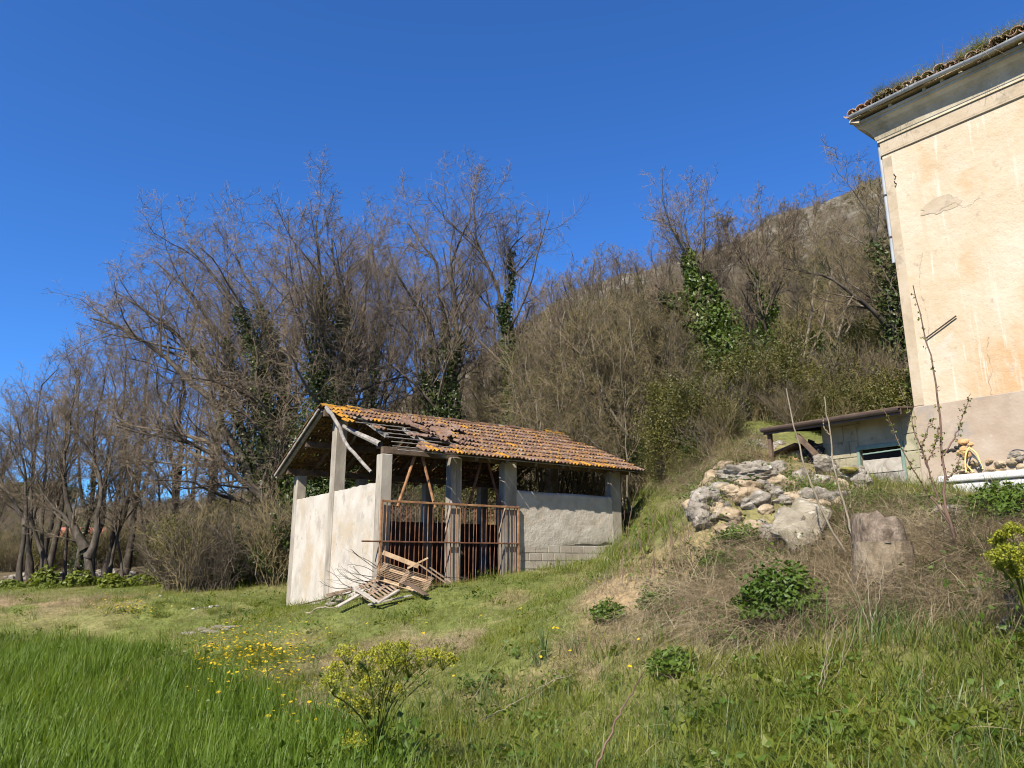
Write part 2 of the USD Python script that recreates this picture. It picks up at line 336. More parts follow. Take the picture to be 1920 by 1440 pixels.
CT = [at(713, 1112, 17), at(969, 1074, 19.1), at(1164, 1040, 21.2), at(533, 1141, 21.6), at(620, 1128, 19.3),
      at(840, 1096, 17.6), at(800, 1230, 12), at(960, 1440, 6.6), at(1000, 1300, 9.2), at(980, 1170, 13), at(1100, 1090, 15.5),
      at(640, 1200, 14.5), at(600, 1440, 6.9), (0, 2, -.05), (-1, 4.5, 0), (0, -6, -.2), (-4, 0, -.25), (4, 0, .35), (-12, -6, -.4), (10, -6, 1.2),
      (-4, 8, -.3), (-8, 7, -.4), (-8, 14, -.3), (-14, 14, -.35), (-3.2, 13, -.05), (-12, 20, -.25), (-9, 19.5, -.2), (-24, 14, -.5), (-26, 0, -.6), (-6.5, 21, .25),
      at(100, 1130, 23.5), at(250, 1120, 24), at(60, 1100, 29), at(250, 1095, 30), at(420, 1100, 27), (-30, 32, .6), (-30, 22, .0), (-46, 30, .6), (-46, 10, -.6),
      at(1100, 1160, 11.2), at(1000, 1240, 9.9), at(1300, 1250, 8.0), at(1200, 1150, 11.), at(1250, 1000, 15.5), at(1255, 950, 18), at(1190, 1050, 16.5),
      at(1450, 1200, 7.6), at(1450, 1055, 9.6), at(1330, 1010, 11.0), at(1400, 918, 11.7), at(1325, 975, 11.1), at(1485, 925, 11.5), at(1560, 918, 12.1), at(1450, 960, 10.9), at(1350, 1090, 9.6),
      at(1660, 1112, 8), at(1700, 1180, 7), at(1800, 1440, 4.5), at(1350, 1440, 5.3), at(1850, 1250, 6.0), at(1640, 1010, 9.3), at(1650, 940, 11), at(1900, 985, 8.6),
      at(1720, 912, 15), at(1900, 930, 11.5), (9, 5, 2.2), (12, 2, 2.5), (14, 8, 3.2), (15, 16, 3.5), (12, 12, 3.2), at(1800, 1080, 7.3), at(1560, 905, 14.5), at(1440, 885, 15.5), at(1650, 912, 15), at(1600, 912, 13.5),
      at(1300, 870, 20), at(1230, 900, 22), (10.5, 19.5, 4.3), (16, 24, 6.8), (5.5, 25, 5.6),
      bq(9, 3, 1.9), bq(8.2, 6.5, 2.6), bq(4, 8.5, 1.9), bq(0, 8.5, .7), bq(-3, 8, .55), bq(4, 3, .9), bq(2, 1, .7), bq(6, 5, 1.4),
      (-10, 30, 1.2), (-8, 38, 2.8), (-2, 34, 4.2), (4, 33, 7.5), (11, 33, 10), (18, 34, 12), (-18, 40, 1.2), (-30, 45, 1.0), (-46, 50, .9),
      (-10, 55, 6), (0, 55, 11), (10, 55, 18), (22, 55, 22), (40, 55, 26), (34, 30, 13), (34, 10, 7), (34, -6, 4), (46, 20, 12), (-25, 65, 1.6), (-46, 70, 1.4), (-36, 62, 1.2), (0, 72, 16), (20, 72, 27), (46, 72, 33)]
CT = np.array([np.asarray(c, float) for c in CT])
RB = RBFInterpolator(CT[:, :2], CT[:, 2], kernel='thin_plate_spline', smoothing=.02)
gx = np.r_[np.arange(-48, -18, .8), np.arange(-18, 18, .2), np.arange(18, 48.1, .8)]
gy = np.r_[np.arange(-8, 3, .5), np.arange(3, 26, .2), np.arange(26, 74.1, .8)]
GX, GY = np.meshgrid(gx, gy)
GZ = RB(np.c_[GX.ravel(), GY.ravel()]).reshape(GX.shape)
GP3 = np.stack([GX, GY, GX * 0], -1)
GZ = GZ + .10 * (meshkit.fbm(GP3 * .9 + 30, 4, 3) - .5) + .05 * (meshkit.fbm(GP3 * 3.1 + 11, 3, 8) - .5)
# a level earth floor inside the open barn
bu = (GX - BO[0]) * BA[0] + (GY - BO[1]) * BA[1]; bv = (GX - BO[0]) * BB[0] + (GY - BO[1]) * BB[1]
inb = np.clip(np.minimum(np.minimum(bu, BW - bu), np.minimum(bv, BL - bv)) / .3, 0, 1)
GZ = GZ * (1 - inb) + np.minimum(GZ, .95) * inb
from scipy.interpolate import RegularGridInterpolator
HG = RegularGridInterpolator((gy, gx), GZ, bounds_error=False, fill_value=None)


def H(x, y):
    x, y = np.broadcast_arrays(np.asarray(x, float), np.asarray(y, float))
    r = HG(np.c_[y.ravel(), x.ravel()]).reshape(x.shape)
    return float(r) if r.ndim == 0 else r


def on(px, py, y0=3.0, y1=70.0):
    """First point of the ground under the photograph's pixel."""
    ys = np.linspace(y0, y1, 1400)
    d = at(px, py, 1.0) - np.array([0, 0, EYE])
    P = np.array([0, 0, EYE]) + d * ys[:, None]
    below = np.nonzero(P[:, 2] < H(P[:, 0], P[:, 1]))[0]
    i = below[0] if len(below) else len(ys) - 1
    return np.array([P[i, 0], P[i, 1], H(P[i, 0], P[i, 1])])


def inpoly(poly, x, y):
    x = np.asarray(x, float); y = np.asarray(y, float)
    r = np.zeros(x.shape, bool)
    n = len(poly)
    for i in range(n):
        (x1, y1), (x2, y2) = poly[i], poly[(i + 1) % n]
        c = ((y1 > y) != (y2 > y))
        r ^= c & (x < (x2 - x1) * (y - y1) / (y2 - y1 + 1e-12) + x1)
    return r


WHEAT = [(-40, -2), (-1.0, -2), (-.75, 5.5), (-1.2, 7.2), (-2.3, 9.3), (-3.6, 11.6), (-5.6, 14.2), (-7.6, 16.2), (-10.5, 19.6), (-14, 20.2), (-40, 20.2)]


def dryness(x, y):
    p = np.stack([x, y, x * 0], -1)
    n = meshkit.fbm(p * .75 + 20, 4, 2)
    d = np.clip((n - .47) * 5, 0, 1)
    lawn = np.exp(-(((x - .5) / 4.5) ** 2 + ((y - 12.5) / 3.6) ** 2))
    bankl = np.exp(-(((x + 16) / 4.5) ** 2 + ((y - 23.6) / 1.7) ** 2))
    bank = np.exp(-(((x - 4.5) / 2.6) ** 2 + ((y - 9.3) / 1.9) ** 2)) + np.exp(-(((x - 5.7) / 2) ** 2 + ((y - 7.6) / 1.2) ** 2))
    bank = bank + .8 * np.exp(-(((x - 5.0) / 2.2) ** 2 + ((y - 16.5) / 3.0) ** 2))
    return np.clip(d * (.25 + .75 * lawn) + 1.0 * bankl * (n > .36) + bank * .8, 0, 1)


nv = GX.shape
dr = dryness(GX, GY)
n2 = meshkit.fbm(GP3 * 2.3 + 5, 4, 9)
green = np.array([.105, .125, .038]); brown = np.array([.27, .205, .125]); dark = np.array([.05, .045, .022]); litter = np.array([.105, .085, .05])
col = green * (1 - dr[..., None]) + brown * dr[..., None]
wh = inpoly(WHEAT, GX, GY)
col[wh] = dark
wood = np.clip((GY - np.where(GX < -4, 30, 24.5)) / 3, 0, 1)
wood = np.maximum(wood, np.clip((GX - 12.5) / 2, 0, 1) * np.clip((GY - 18) / 2, 0, 1))
wood = np.maximum(wood, np.clip((bv - 7) / 2, 0, 1) * np.clip((GX + 8) / 2, 0, 1))
col = col * (1 - wood[..., None]) + litter * wood[..., None]
col = col * (1 - inb[..., None]) + np.array([.13, .10, .075]) * inb[..., None]
col *= (.7 + .6 * n2)[..., None]
ny_, nx_ = nv
I = np.arange(ny_ * nx_).reshape(nv)
q = np.stack([I[:-1, :-1], I[:-1, 1:], I[1:, 1:], I[1:, :-1]], -1).reshape(-1, 4)
GF = np.vstack([q[:, [0, 1, 2]], q[:, [0, 2, 3]]])
usdkit.material(stage, '/World/Looks/soil', {
    "at": ("attribute", {"attribute": "cover"}), "geo": ("geometry", {}),
    "n": ("noise_texture", {"scale": 9.0, "detail": 8.0, "roughness": .7}), "r": ("rgb_ramp", {"ramp": [(.3, (.5, .5, .5)), (.7, (1.5, 1.45, 1.35))]}),
    "m": ("mix_color", {"blend_type": "multiply", "fac": 1.0}), "bp": ("bump", {"strength": .8, "distance": .05}),
    "bs": ("principled_bsdf", {"roughness": .95, "specular_ior_level": .1})},
    [("geo.position", "n.vector"), ("n.fac", "r.fac"), ("at.color", "m.a"), ("r.color", "m.b"), ("m.result", "bs.base_color"), ("n.fac", "bp.height"), ("bp.normal", "bs.normal")], surface="bs.BSDF")
g_ = usdkit.mesh(stage, '/World/ground', (np.stack([GX, GY, GZ], -1).reshape(-1, 3), GF), UsdShade.Material.Get(stage, '/World/Looks/soil'), smooth=True)
UsdGeom.PrimvarsAPI(g_).CreatePrimvar('cover', Sdf.ValueTypeNames.Color3fArray, 'vertex').Set(Vt.Vec3fArray.FromNumpy(col.reshape(-1, 3).astype(np.float32)))
tag(g_.GetPrim(), kind='structure')

# ------------------------------------------------------------------ far hills: one terrain sheet outside the near ground, reaching the horizon
SK = [(-900, 940), (-300, 950), (0, 955), (120, 953), (250, 950), (400, 938), (520, 905), (620, 850), (720, 775), (800, 728), (900, 672), (1010, 592), (1070, 555), (1174, 512), (1263, 487), (1380, 455), (1450, 405), (1540, 383), (1600, 355), (1660, 325), (1800, 290), (2100, 250), (2900, 260)]
SKA = np.array([math.atan2(at(px, py, 1.)[0], 1.) for px, py in SK])
SKT = np.array([(at(px, py, 1.)[2] - EYE) / math.hypot(at(px, py, 1.)[0], 1.) for px, py in SK])
az = np.radians(np.r_[np.arange(-180, -60, 3.), np.arange(-60, 60, .35), np.arange(60, 180.1, 3.)])
rr = np.r_[np.linspace(0, 1, 46) ** 1.1, 1.05, 1.12, 1.25, 1.5, 2, 3, 5, 8]
AZ, RR = np.meshgrid(az, rr)
top = np.interp(AZ, SKA, SKT)
RID = 270 + 40 * np.sin(AZ * 2.3)
# inner edge lies on the near ground's border region
hx_, hy_ = np.sin(AZ), np.cos(AZ)
r0 = np.minimum(np.minimum(44 / np.maximum(np.abs(hx_), 1e-6), np.where(hy_ > 0, 69 / np.maximum(hy_, 1e-6), 6.5 / np.maximum(-hy_, 1e-6))), 90)
Rm = np.where(RR <= 1, r0 + (RID - r0) * np.minimum(RR, 1), RID * RR)
zin = H(np.clip(r0 * hx_, -47, 47), np.clip(r0 * hy_, -7.5, 73)) - .5
zr = EYE + top * RID
tt = np.minimum(RR, 1)
MZ = zin + (zr - zin) * (tt ** 1.15)
MZ = np.where(RR > 1, zr - (zr - zin) * .6 * np.minimum((RR - 1) * .8, 1) - 12 * np.maximum(RR - 2.2, 0), MZ)
MP = np.stack([Rm * hx_, Rm * hy_, MZ], -1)
MZ = MZ + np.minimum(tt * 3, 1) * (5.5 * (meshkit.fbm(MP * .035 + 40, 5, 4) - .5) + 1.2 * (meshkit.fbm(MP * .2 + 3, 4, 6) - .5)) * np.clip(np.abs(zr - zin) / 60, .15, 1)
MP[..., 2] = MZ
I = np.arange(AZ.size).reshape(AZ.shape)
q = np.stack([I[:-1, :-1], I[:-1, 1:], I[1:, 1:], I[1:, :-1]], -1).reshape(-1, 4)
M['hill'] = mat('hill', [(.3, (.062, .055, .037)), (.48, (.098, .087, .063)), (.6, (.15, .135, .105)), (.75, (.23, .212, .18))], .16, bump=.6, bscale=.9, bdist=1.2, detail=10, nrough=.72,
                spots=[(.42, .60, .035, (.055, .052, .028)), (.9, .655, .03, (.42, .39, .35)), (.06, .60, .08, (.22, .195, .15))], stretch=(1, 1, 2.2))
obj('hill', (MP.reshape(-1, 3), np.vstack([q[:, [0, 1, 2]], q[:, [0, 2, 3]]])), M['hill'], smooth=True, kind='structure')
# ------------------------------------------------------------------ the open barn
Z = EYE
rng = np.random.default_rng(5)
ZG, ZM, ZWR, ZEF, ZR, ZER = 1.34 + Z, .442 + Z, 1.763 + Z, 2.56 + Z, 4.055 + Z, 2.565 + Z
barn = thing('open_barn', 'open concrete barn with partly collapsed lichen covered tile roof', 'barn')


def bbox(lo, hi, ch=.012):
    return box_at(BO, BA, BB, BZ, lo, hi, ch)


def pillar(u0, u1, v0, v1, z1, m='concrete', lab=None):
    g = min(H(*bq(u, v, 0)[:2]) for u in (u0, u1) for v in (v0, v1)) - .4
    b = bbox((u0, v0, g), (u1, v1, z1), .015)
    obj('pillar', b, M[m], barn, label=lab)


HALF = BL / 2
OV = .46


def roof_z(u, v):
    """Underside of the tiles."""
    return ZR - .1 - (ZR - ZEF) * abs(v - HALF) / (HALF + OV)


pillar(0, .28, 0, .28, roof_z(0, .1) - .28)
pillar(-.012, .30, HALF - .15, HALF + .15, ZR - .42)
pillar(0, .28, BL - .28, BL, roof_z(0, BL) - .22)
pillar(1.86, 2.16, .0, .28, roof_z(0, .1) - .22)
pillar(3.42, 3.80, -.012, .27, roof_z(0, .1) - .2)
pillar(BW - .34, BW + .012, -.012, .27, roof_z(0, .1) - .2)
pillar(1.9, 2.2, BL - .28, BL, roof_z(0, BL) - .2)
pillar(4.2, 4.5, BL - .28, BL, roof_z(0, BL) - .2)
pillar(6.3, 6.6, BL - .28, BL, roof_z(0, BL) - .2)
pillar(BW - .3, BW, BL - .29, BL + .01, roof_z(0, BL) - .2)
pillar(BW - .3, BW, HALF - .15, HALF + .15, ZR - .5)
# gable wall facing the camera: two bays with a slightly sloping top
gz = H(*bq(0, BL, 0)[:2]) - .5


def gable_bay(v0, v1):
    zt = lambda v: 1.788 + Z + (1.74 - 1.788) * v / BL
    n = 26
    vs = np.linspace(v0, v1, n)
    tops = np.array([zt(v) for v in vs]) + rng.normal(0, .010, n)
    mb = MB()
    prof = np.vstack([np.c_[vs, np.full(n, gz)], np.c_[vs, tops]])
    for u, flip in ((.02, False), (.235, True)):
        pts = BO + u * BA + prof[:, :1] * BB + prof[:, 1:] * BZ
        qd = np.array([[i, i + 1, n + i + 1, n + i] for i in range(n - 1)])
        mb.add(pts, qd[:, ::-1] if flip else qd)
    a = BO + .02 * BA + prof[n:, :1] * BB + prof[n:, 1:] * BZ
    b = BO + .235 * BA + prof[n:, :1] * BB + prof[n:, 1:] * BZ
    mb.add(np.vstack([a, b]), np.array([[i, i + 1, n + i + 1, n + i] for i in range(n - 1)]))
    obj('wall', mb, M['plaster_grey'], barn)


gable_bay(.27, HALF - .14); gable_bay(HALF + .14, BL - .27)
# back wall and end wall
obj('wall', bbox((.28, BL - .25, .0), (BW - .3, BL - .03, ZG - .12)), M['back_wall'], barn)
obj('wall', bbox((BW - .24, .26, .4), (BW - .02, BL - .28, ZWR - .3)), M['block'], barn)
# front wall right of the gate: concrete blocks below, rough render above
u0, u1 = 3.8, BW - .34
obj('wall', bbox((u0 + .005, .05, .3), (u1 - .005, .20, ZWR - .02)), M['block'], barn)
bh, bw = .2, .40
zb0 = .62
for r in range(7):
    z0 = zb0 + r * bh
    if z0 + bh > ZWR - .9:
        pass
    us = [u0] + list(np.arange(u0 + (bw if r % 2 else bw / 2), u1 - .05, bw)) + [u1]
    for a, b in zip(us[:-1], us[1:]):
        if z0 + .2 < H(*bq((a + b) / 2, 0, 0)[:2]) - .05:
            continue
        d = rng.normal(0, .004)
        obj('concrete_block', box_at(BO, BA, BB, BZ, (a + .006, .018 + d, z0 + .006), (b - .006, .06, z0 + bh - .006), .008), M['block'], barn)
n = 60
us = np.linspace(u0 - .28, u1, n)
low = 1.92 + .10 * (meshkit.fbm(np.c_[us * 2, us * 0, us * 0] + 9, 3, 2) - .5) * 2 + .16 * (us - u0) / (u1 - u0)
rows = 16
G = []
for k in range(rows + 1):
    t = k / rows
    zz = low * (1 - t) + (ZWR + .015 - .006 * np.sin(us * 3)) * t
    dep = .012 - .03 * (meshkit.fbm(np.stack([us * 4.5, zz * 9, us * 0], -1) + 70, 4, 3)) * (0.3 + .7 * min(1, 3 * t)) + (.012 if k == 0 else 0)
    G.append(bq(0, 0, 0) + us[:, None] * BA + dep[:, None] * BB + zz[:, None] * BZ)
G.append(BO + us[:, None] * BA + .2 * BB + (ZWR + .01) * BZ + 0 * us[:, None])
G = np.array(G); I = np.arange(G[..., 0].size).reshape(G.shape[:2])
q = np.stack([I[:-1, :-1], I[:-1, 1:], I[1:, 1:], I[1:, :-1]], -1).reshape(-1, 4)
# the render skips the gate pillar
obj('render_coat', (G.reshape(-1, 3), q), M['render_rough'], barn, smooth=True)

# roof timbers
SL = (ZR - ZEF) / (HALF + OV)
sla = math.atan(SL)


def rp(u, v, w=0.):
    """Point on the plane under the tiles, w along its normal."""
    s = 1 if v >= HALF else -1
    return bq(u, v + s * w * math.sin(sla), roof_z(u, v) + w * math.cos(sla))


obj('ridge_beam', beam(rp(-.35, HALF, -.17), rp(7.55, HALF, -.17), .14, .18), M['wood_dark'], barn)
for v in (.14, 1.55, BL - 1.55, BL - .14):
    a = rp(-.3 if v > 2 else (.1 if v < .3 else 1.9), v, -.2); b = rp(7.9, v, -.2)
    obj('purlin', beam(a, b, .13, .16), M['wood_dark'], barn)
for u in np.arange(-.35, 7.9, .9):
    if u > 0:
        if u < 2.2:
            obj('rafter', beam(rp(u, HALF - .05, -.06), rp(u, .9 if u < 1 else -.4, -.06), .09, .1), M['wood_grey'], barn)
        else:
            obj('rafter', beam(rp(u, HALF - .05, -.06), rp(u, -.4, -.06), .09, .1), M['wood_dark'], barn)
    obj('rafter', beam(rp(u, HALF + .05, -.06), rp(u, BL + .40, -.06), .09, .1), M['wood_grey'] if u < 0 else M['wood_dark'], barn)
ROWS, TW = 9, .222
slope = (HALF + OV) / math.cos(sla)
exp_ = slope / ROWS
for j in range(ROWS + 1):
    d = min(j * exp_ + .06, slope - .05) * math.cos(sla)
    obj('batten', beam(rp(-.1 if j < 4 else (.35 if j < 8 else .2), HALF - d, -.005), rp(7.75, HALF - d, -.005), .03, .025), M['wood_grey'], barn)
    obj('batten', beam(rp(-.4, HALF + d, -.005), rp(7.75, HALF + d, -.005), .03, .025), M['wood_dark'], barn)
# props: rusty struts from the gate up to the eaves beam
for (x0, y0, x1, y1) in ((749, 939, 779, 852), (813, 941, 791, 852), (880, 945, 903, 862), (937, 947, 914, 862)):
    uu = lambda px, py, v: None
    def on_plane(px, py, v):
        d = at(px, py, 1.) - np.array([0, 0, EYE]); n = BB
        k = ((bq(0, v, 0) - np.array([0, 0, EYE])) @ n) / (d @ n)
        return np.array([0, 0, EYE]) + d * k
    a, b = on_plane(x0, y0, .10), on_plane(x1, y1, .35)
    P = np.array([a + (a - b) * .12, b])
    obj('steel_prop', tubes(P, np.array([.035, .035]), 8), M['rust_ochre'] if x0 < 850 else M['rust'], barn)
# broken timbers hanging from the open verge
a = rp(-.32, HALF - .1, .05)


def on_u(px, py, u):
    d = at(px, py, 1.) - np.array([0, 0, EYE])
    k = ((bq(u, 0, 0) - np.array([0, 0, EYE])) @ BA) / (d @ BA)
    return np.array([0, 0, EYE]) + d * k


P = resample(np.array([on_u(612, 764, -.30), on_u(632, 792, -.25), on_u(650, 832, -.15), on_u(672, 858, 0), on_u(696, 885, .12)]), 14)
P[1:-1] += rng.normal(0, .012, P[1:-1].shape)
obj('broken_rafter', tubes(P, np.linspace(.055, .04, 14), 8), M['wood_grey'], barn, label='weathered broken rafter hanging down from the open verge')
P = resample(np.array([on_u(644, 799, -.1), on_u(668, 812, .0), on_u(690, 822, .1), on_u(713, 833, .2)]), 10)
obj('broken_rafter', tubes(P, np.linspace(.05, .075, 10), 8), M['wood_grey'], barn, label='grey log lying from the open verge to the corner pillar')
P = np.array([on_u(708, 838, .2), on_u(730, 842, .5)])
obj('clay_slab', beam(P[0], P[1], .2, .05), M['tile_mauve'], barn)
for (x0, y0, x1, y1, u) in ((676, 803, 645, 852, 1.0), (700, 800, 655, 850, 1.6)):
    obj('brace', beam(on_u(x0, y0, u), on_u(x1, y1, u), .05, .05), M['wood_grey'], barn)
# verge board along the rear slope
P = np.array([rp(-.46, HALF + .05, -.03), rp(-.46, BL + .40, -.03)])
obj('verge_board', beam(P[0], P[1], .04, .075), M['wood_grey'], barn)

# roof tiles
prof = np.array([(0, .012), (.018, .044), (.045, .054), (.070, .026), (.085, .006), (.115, .006), (.130, .026), (.155, .054), (.182, .044), (.200, .010), (.222, .006)])


def tile_mesh(tilt=.014, curl=0.0, thick=.014):
    n = len(prof); L = exp_ + .05
    top = []
    for y, dz in ((0, 0.030 + tilt), (L, 0.0)):
        top.append(np.c_[prof[:, 0] - .111, np.full(n, y), prof[:, 1] + dz])
    T = np.vstack(top); B = T - [0, 0, thick]
    v = np.vstack([T, B]); f = []
    for i in range(n - 1):
        f += [[i, i + 1, n + i + 1, n + i], [2 * n + i, 3 * n + i, 3 * n + i + 1, 2 * n + i + 1], [i, 2 * n + i, 2 * n + i + 1, i + 1], [n + i, n + i + 1, 3 * n + i + 1, 3 * n + i]]
    f += [[0, n, 3 * n, 2 * n], [n - 1, 3 * n - 1, 4 * n - 1, 2 * n - 1]]
    return v, np.array(f)


TV, TF = tile_mesh()


def place_tile(u, d, front, rot=0.0, lift=0.0, tiltx=0.0, roll=0.0):
    """d: distance of the tile's lower edge from the ridge, down the slope."""
    s = -1 if front else 1
    across = BA * (1 if front else -1)
    upslope = BB * (-s) * math.cos(sla) + BZ * math.sin(sla)
    nrm = np.cross(across, upslope)
    o = bq(u, HALF, ZR - .1) + s * BB * d * math.cos(sla) - BZ * d * math.sin(sla)
    R = trimesh.transformations.euler_matrix(tiltx, roll, rot)[:3, :3]
    v = TV @ R.T
    return o + v[:, :1] * across + v[:, 1:2] * upslope + (v[:, 2:] + lift + .012) * nrm


front_tiles, rest = [], MB()
ncol = int((7.95 + .40) / TW)
for j in range(ROWS):
    d = (j + 1) * exp_ + (.03 if j == ROWS - 1 else 0)
    for i in range(ncol):
        u = -.28 + (i + .5) * TW
        ue = 7.62 + .5 * (j + 1) / ROWS
        if u > ue:
            continue
        un = u + .25 * rng.normal()
        m = 'tile' if rng.random() < .7 else ('tile_lichen' if rng.random() < .06 else 'tile_mauve')
        rot, lift, tx, ro = rng.normal(0, .018), abs(rng.normal(0, .004)), rng.normal(0, .012), rng.normal(0, .02)
        if j <= 3 and u < .0:
            m = 'tile_lichen'
        if j == 0 and u < .6:
            m = 'tile_lichen'
        if u < 0.05 and j > 3:
            continue
        if u < .4 and j > 2 and u > 0.0:
            continue
        if 2 <= j <= 7 and .3 < un < 1.75 + .3 * math.sin(j * 2.1) and not (j == 2 and rng.random() < .5):
            if not (rng.random() < .08):
                continue
            rot += rng.normal(0, .5); m = 'tile_mauve'
        if j == 8 and u < .75:
            continue
        if 2 <= j <= 7 and 1.4 < u < 2.9 + .25 * math.sin(j * 3) and j != 7:
            if rng.random() < .22:
                continue
            rot += rng.normal(0, .38); lift += rng.uniform(0, .09); tx += rng.normal(0, .1); ro += rng.normal(0, .12); m = 'tile_mauve'
        if j == 8 and rng.random() < .16:
            m = 'tile_lichen'
        if j == 8 and 3.2 < u < 3.7:
            rot += rng.normal(0, .2); lift += .02
        v = place_tile(u + rng.normal(0, .006), d + rng.normal(0, .010), True, rot, lift, tx, ro)
        key = (i + j * 37) % 1000
        front_tiles.append((u * .6 + 0 * j, v, m))
front_tiles.sort(key=lambda t: t[0])
for k, (_, v, m) in enumerate(front_tiles):
    if k < 292:
        obj('roof_tile', (v, TF), M[m], barn)
    else:
        rest.add(v, TF)
for k in range(8):            # loose tiles slipped over the broken edge
    v = place_tile(rng.uniform(1.5, 2.7), rng.uniform(1.2, 2.6), True, rng.normal(0, .9), .05 + rng.uniform(0, .08), rng.normal(0, .15), rng.normal(0, .2))
    obj('roof_tile', (v, TF), M['tile_mauve'], barn, label='loose mauve tile slipped out of its course')
for j in range(ROWS):
    d = (j + 1) * exp_
    for i in range(ncol):
        u = -.5 + (i + .5) * TW
        if u < 7.8 and not (rng.random() < .02):
            rest.add(place_tile(u, d, False, rng.normal(0, .02), abs(rng.normal(0, .004)), rng.normal(0, .02), rng.normal(0, .03)), TF)
obj('roof_tiles', rest, M['tile'], barn, kind='stuff')
# ridge caps: half round, overlapping
ang = np.linspace(0, math.pi, 9)
for k in range(23):
    u = -.42 + k * .352
    mb = MB()
    ring = lambda uu, r: np.array([bq(uu, HALF - math.cos(a) * r, ZR - .06 + math.sin(a) * r * .85 + rng.normal(0, .0)) for a in ang])
    a, b = ring(u, .105), ring(u + .39, .088)
    ai, bi = ring(u, .09), ring(u + .39, .075)
    n = 9
    v = np.vstack([a, b, ai, bi]); f = []
    for i in range(n - 1):
        f += [[i, n + i, n + i + 1, i + 1], [2 * n + i, 2 * n + i + 1, 3 * n + i + 1, 3 * n + i], [i, i + 1, 2 * n + i + 1, 2 * n + i], [n + i, 3 * n + i, 3 * n + i + 1, n + i + 1]]
    v = v + rng.normal(0, .012, 3)
    obj('ridge_tile', (v, np.array(f)), M['tile_lichen'] if k < 3 or k > 20 else M['tile'], barn)

# ------------------------------------------------------------------ the gate
gate = thing('barred_gate', 'rusty barred metal gate leaning across the opening of the barn', 'gate')
gu0, gu1 = .02, 3.80
gv = -.07


def gb(u):
    return max(H(*bq(u, gv, 0)[:2]), .1) + .03


obj('top_rail', beam(bq(gu0, gv, ZG), bq(gu1, gv, ZG), .045, .05), M['rust_ochre'], gate)
obj('middle_rail', beam(bq(gu0 - .45, gv - .005, ZM), bq(gu1, gv - .005, ZM - .0), .05, .035), M['rust'], gate)
for u in (gu0, gu1):
    obj('post', beam(bq(u, gv, gb(u) - .2), bq(u, gv, ZG + .03), .05, .05, up=BA), M['rust_ochre'], gate)
nb = 31
for k in range(1, nb):
    u = gu0 + (gu1 - gu0) * k / nb + rng.normal(0, .012)
    P = np.array([bq(u + rng.normal(0, .015), gv + .012, gb(u)), bq(u, gv + .012, ZM), bq(u + rng.normal(0, .008), gv + .012, ZG - .02)])
    obj('bar', tubes(P, np.array([.0115] * 3), 6), M['rust'] if rng.random() < .86 else M['rust_ochre'], gate)
# ------------------------------------------------------------------ the tall plastered house on the right
rng = np.random.default_rng(11)
house = thing('plastered_house', 'tall old house with peeling peach plaster and grassy tiled eaves', 'house')
ZB, ZMO = 3.093 + Z, 8.849 + Z            # top of the lower plaster band, underside of the cornice
LX = 11.0                                 # length of the wall towards the camera
DX = 9.0                                  # depth of the house, away from the camera side


def wall_sheet(o, ax, az_, L, z0, z1, thick, nx, nz, bul, seed, nrm, hole=None):
    xs, zs = np.linspace(0, L, nx), np.linspace(z0, z1, nz)
    X, Zg = np.meshgrid(xs, zs)
    b = bul * (meshkit.fbm(np.stack([X * .8, Zg * .8, X * 0], -1) + seed, 4, seed) - .5)
    P = o + X[..., None] * ax + Zg[..., None] * BZ + b[..., None] * nrm
    I = np.arange(X.size).reshape(X.shape)
    q = np.stack([I[:-1, :-1], I[:-1, 1:], I[1:, 1:], I[1:, :-1]], -1).reshape(-1, 4)
    return P.reshape(-1, 3), q


zlow = 1.9
body = box_at(HO, HS, HT, BZ, (.0, -DX, zlow), (LX, -.03, ZMO + .9), .01)
obj('wall', body, M['peach_pale'], house)
m_ = MB()
v, q = wall_sheet(HO, HS, BZ, LX, ZB, ZMO + .3, .02, 120, 70, .035, 3, HT)
m_.add(v, q)
e = wall_sheet(HO - .06 * HT, HS, BZ, LX, ZB, ZMO + .3, .02, 2, 2, 0, 3, HT)
v2 = np.array([hq(0, -.06, ZB), hq(0, .0, ZB), hq(0, .0, ZMO + .3), hq(0, -.06, ZMO + .3)])
m_.add(v2, [[0, 1, 2, 3]]); m_.add(np.array([hq(0, -.06, ZB), hq(LX, -.06, ZB), hq(LX, 0.0, ZB), hq(0, 0, ZB)]), [[0, 1, 2, 3]])
obj('upper_plaster', m_, M['peach'], house, smooth=40)
obj('lower_plaster', box_at(HO, HS, HT, BZ, (-.015, -.05, zlow), (LX, .025, ZB - .004), .012), M['band'], house, label='greyer lower band of plaster')
obj('corner_strip', box_at(HO, HS, HT, BZ, (-.008, -.02, ZB + .01), (.20, .012, ZMO - .1), .01), M['peach_pale'], house)
obj('string_course', box_at(HO, HS, HT, BZ, (-.03, -.02, ZMO - .035), (LX, .035, ZMO + .01), .008), M['peach_pale'], house)
obj('frieze', box_at(HO, HS, HT, BZ, (-.018, -.02, ZMO + .011), (LX, .022, ZMO + .30), .008), M['peach_pale'], house)
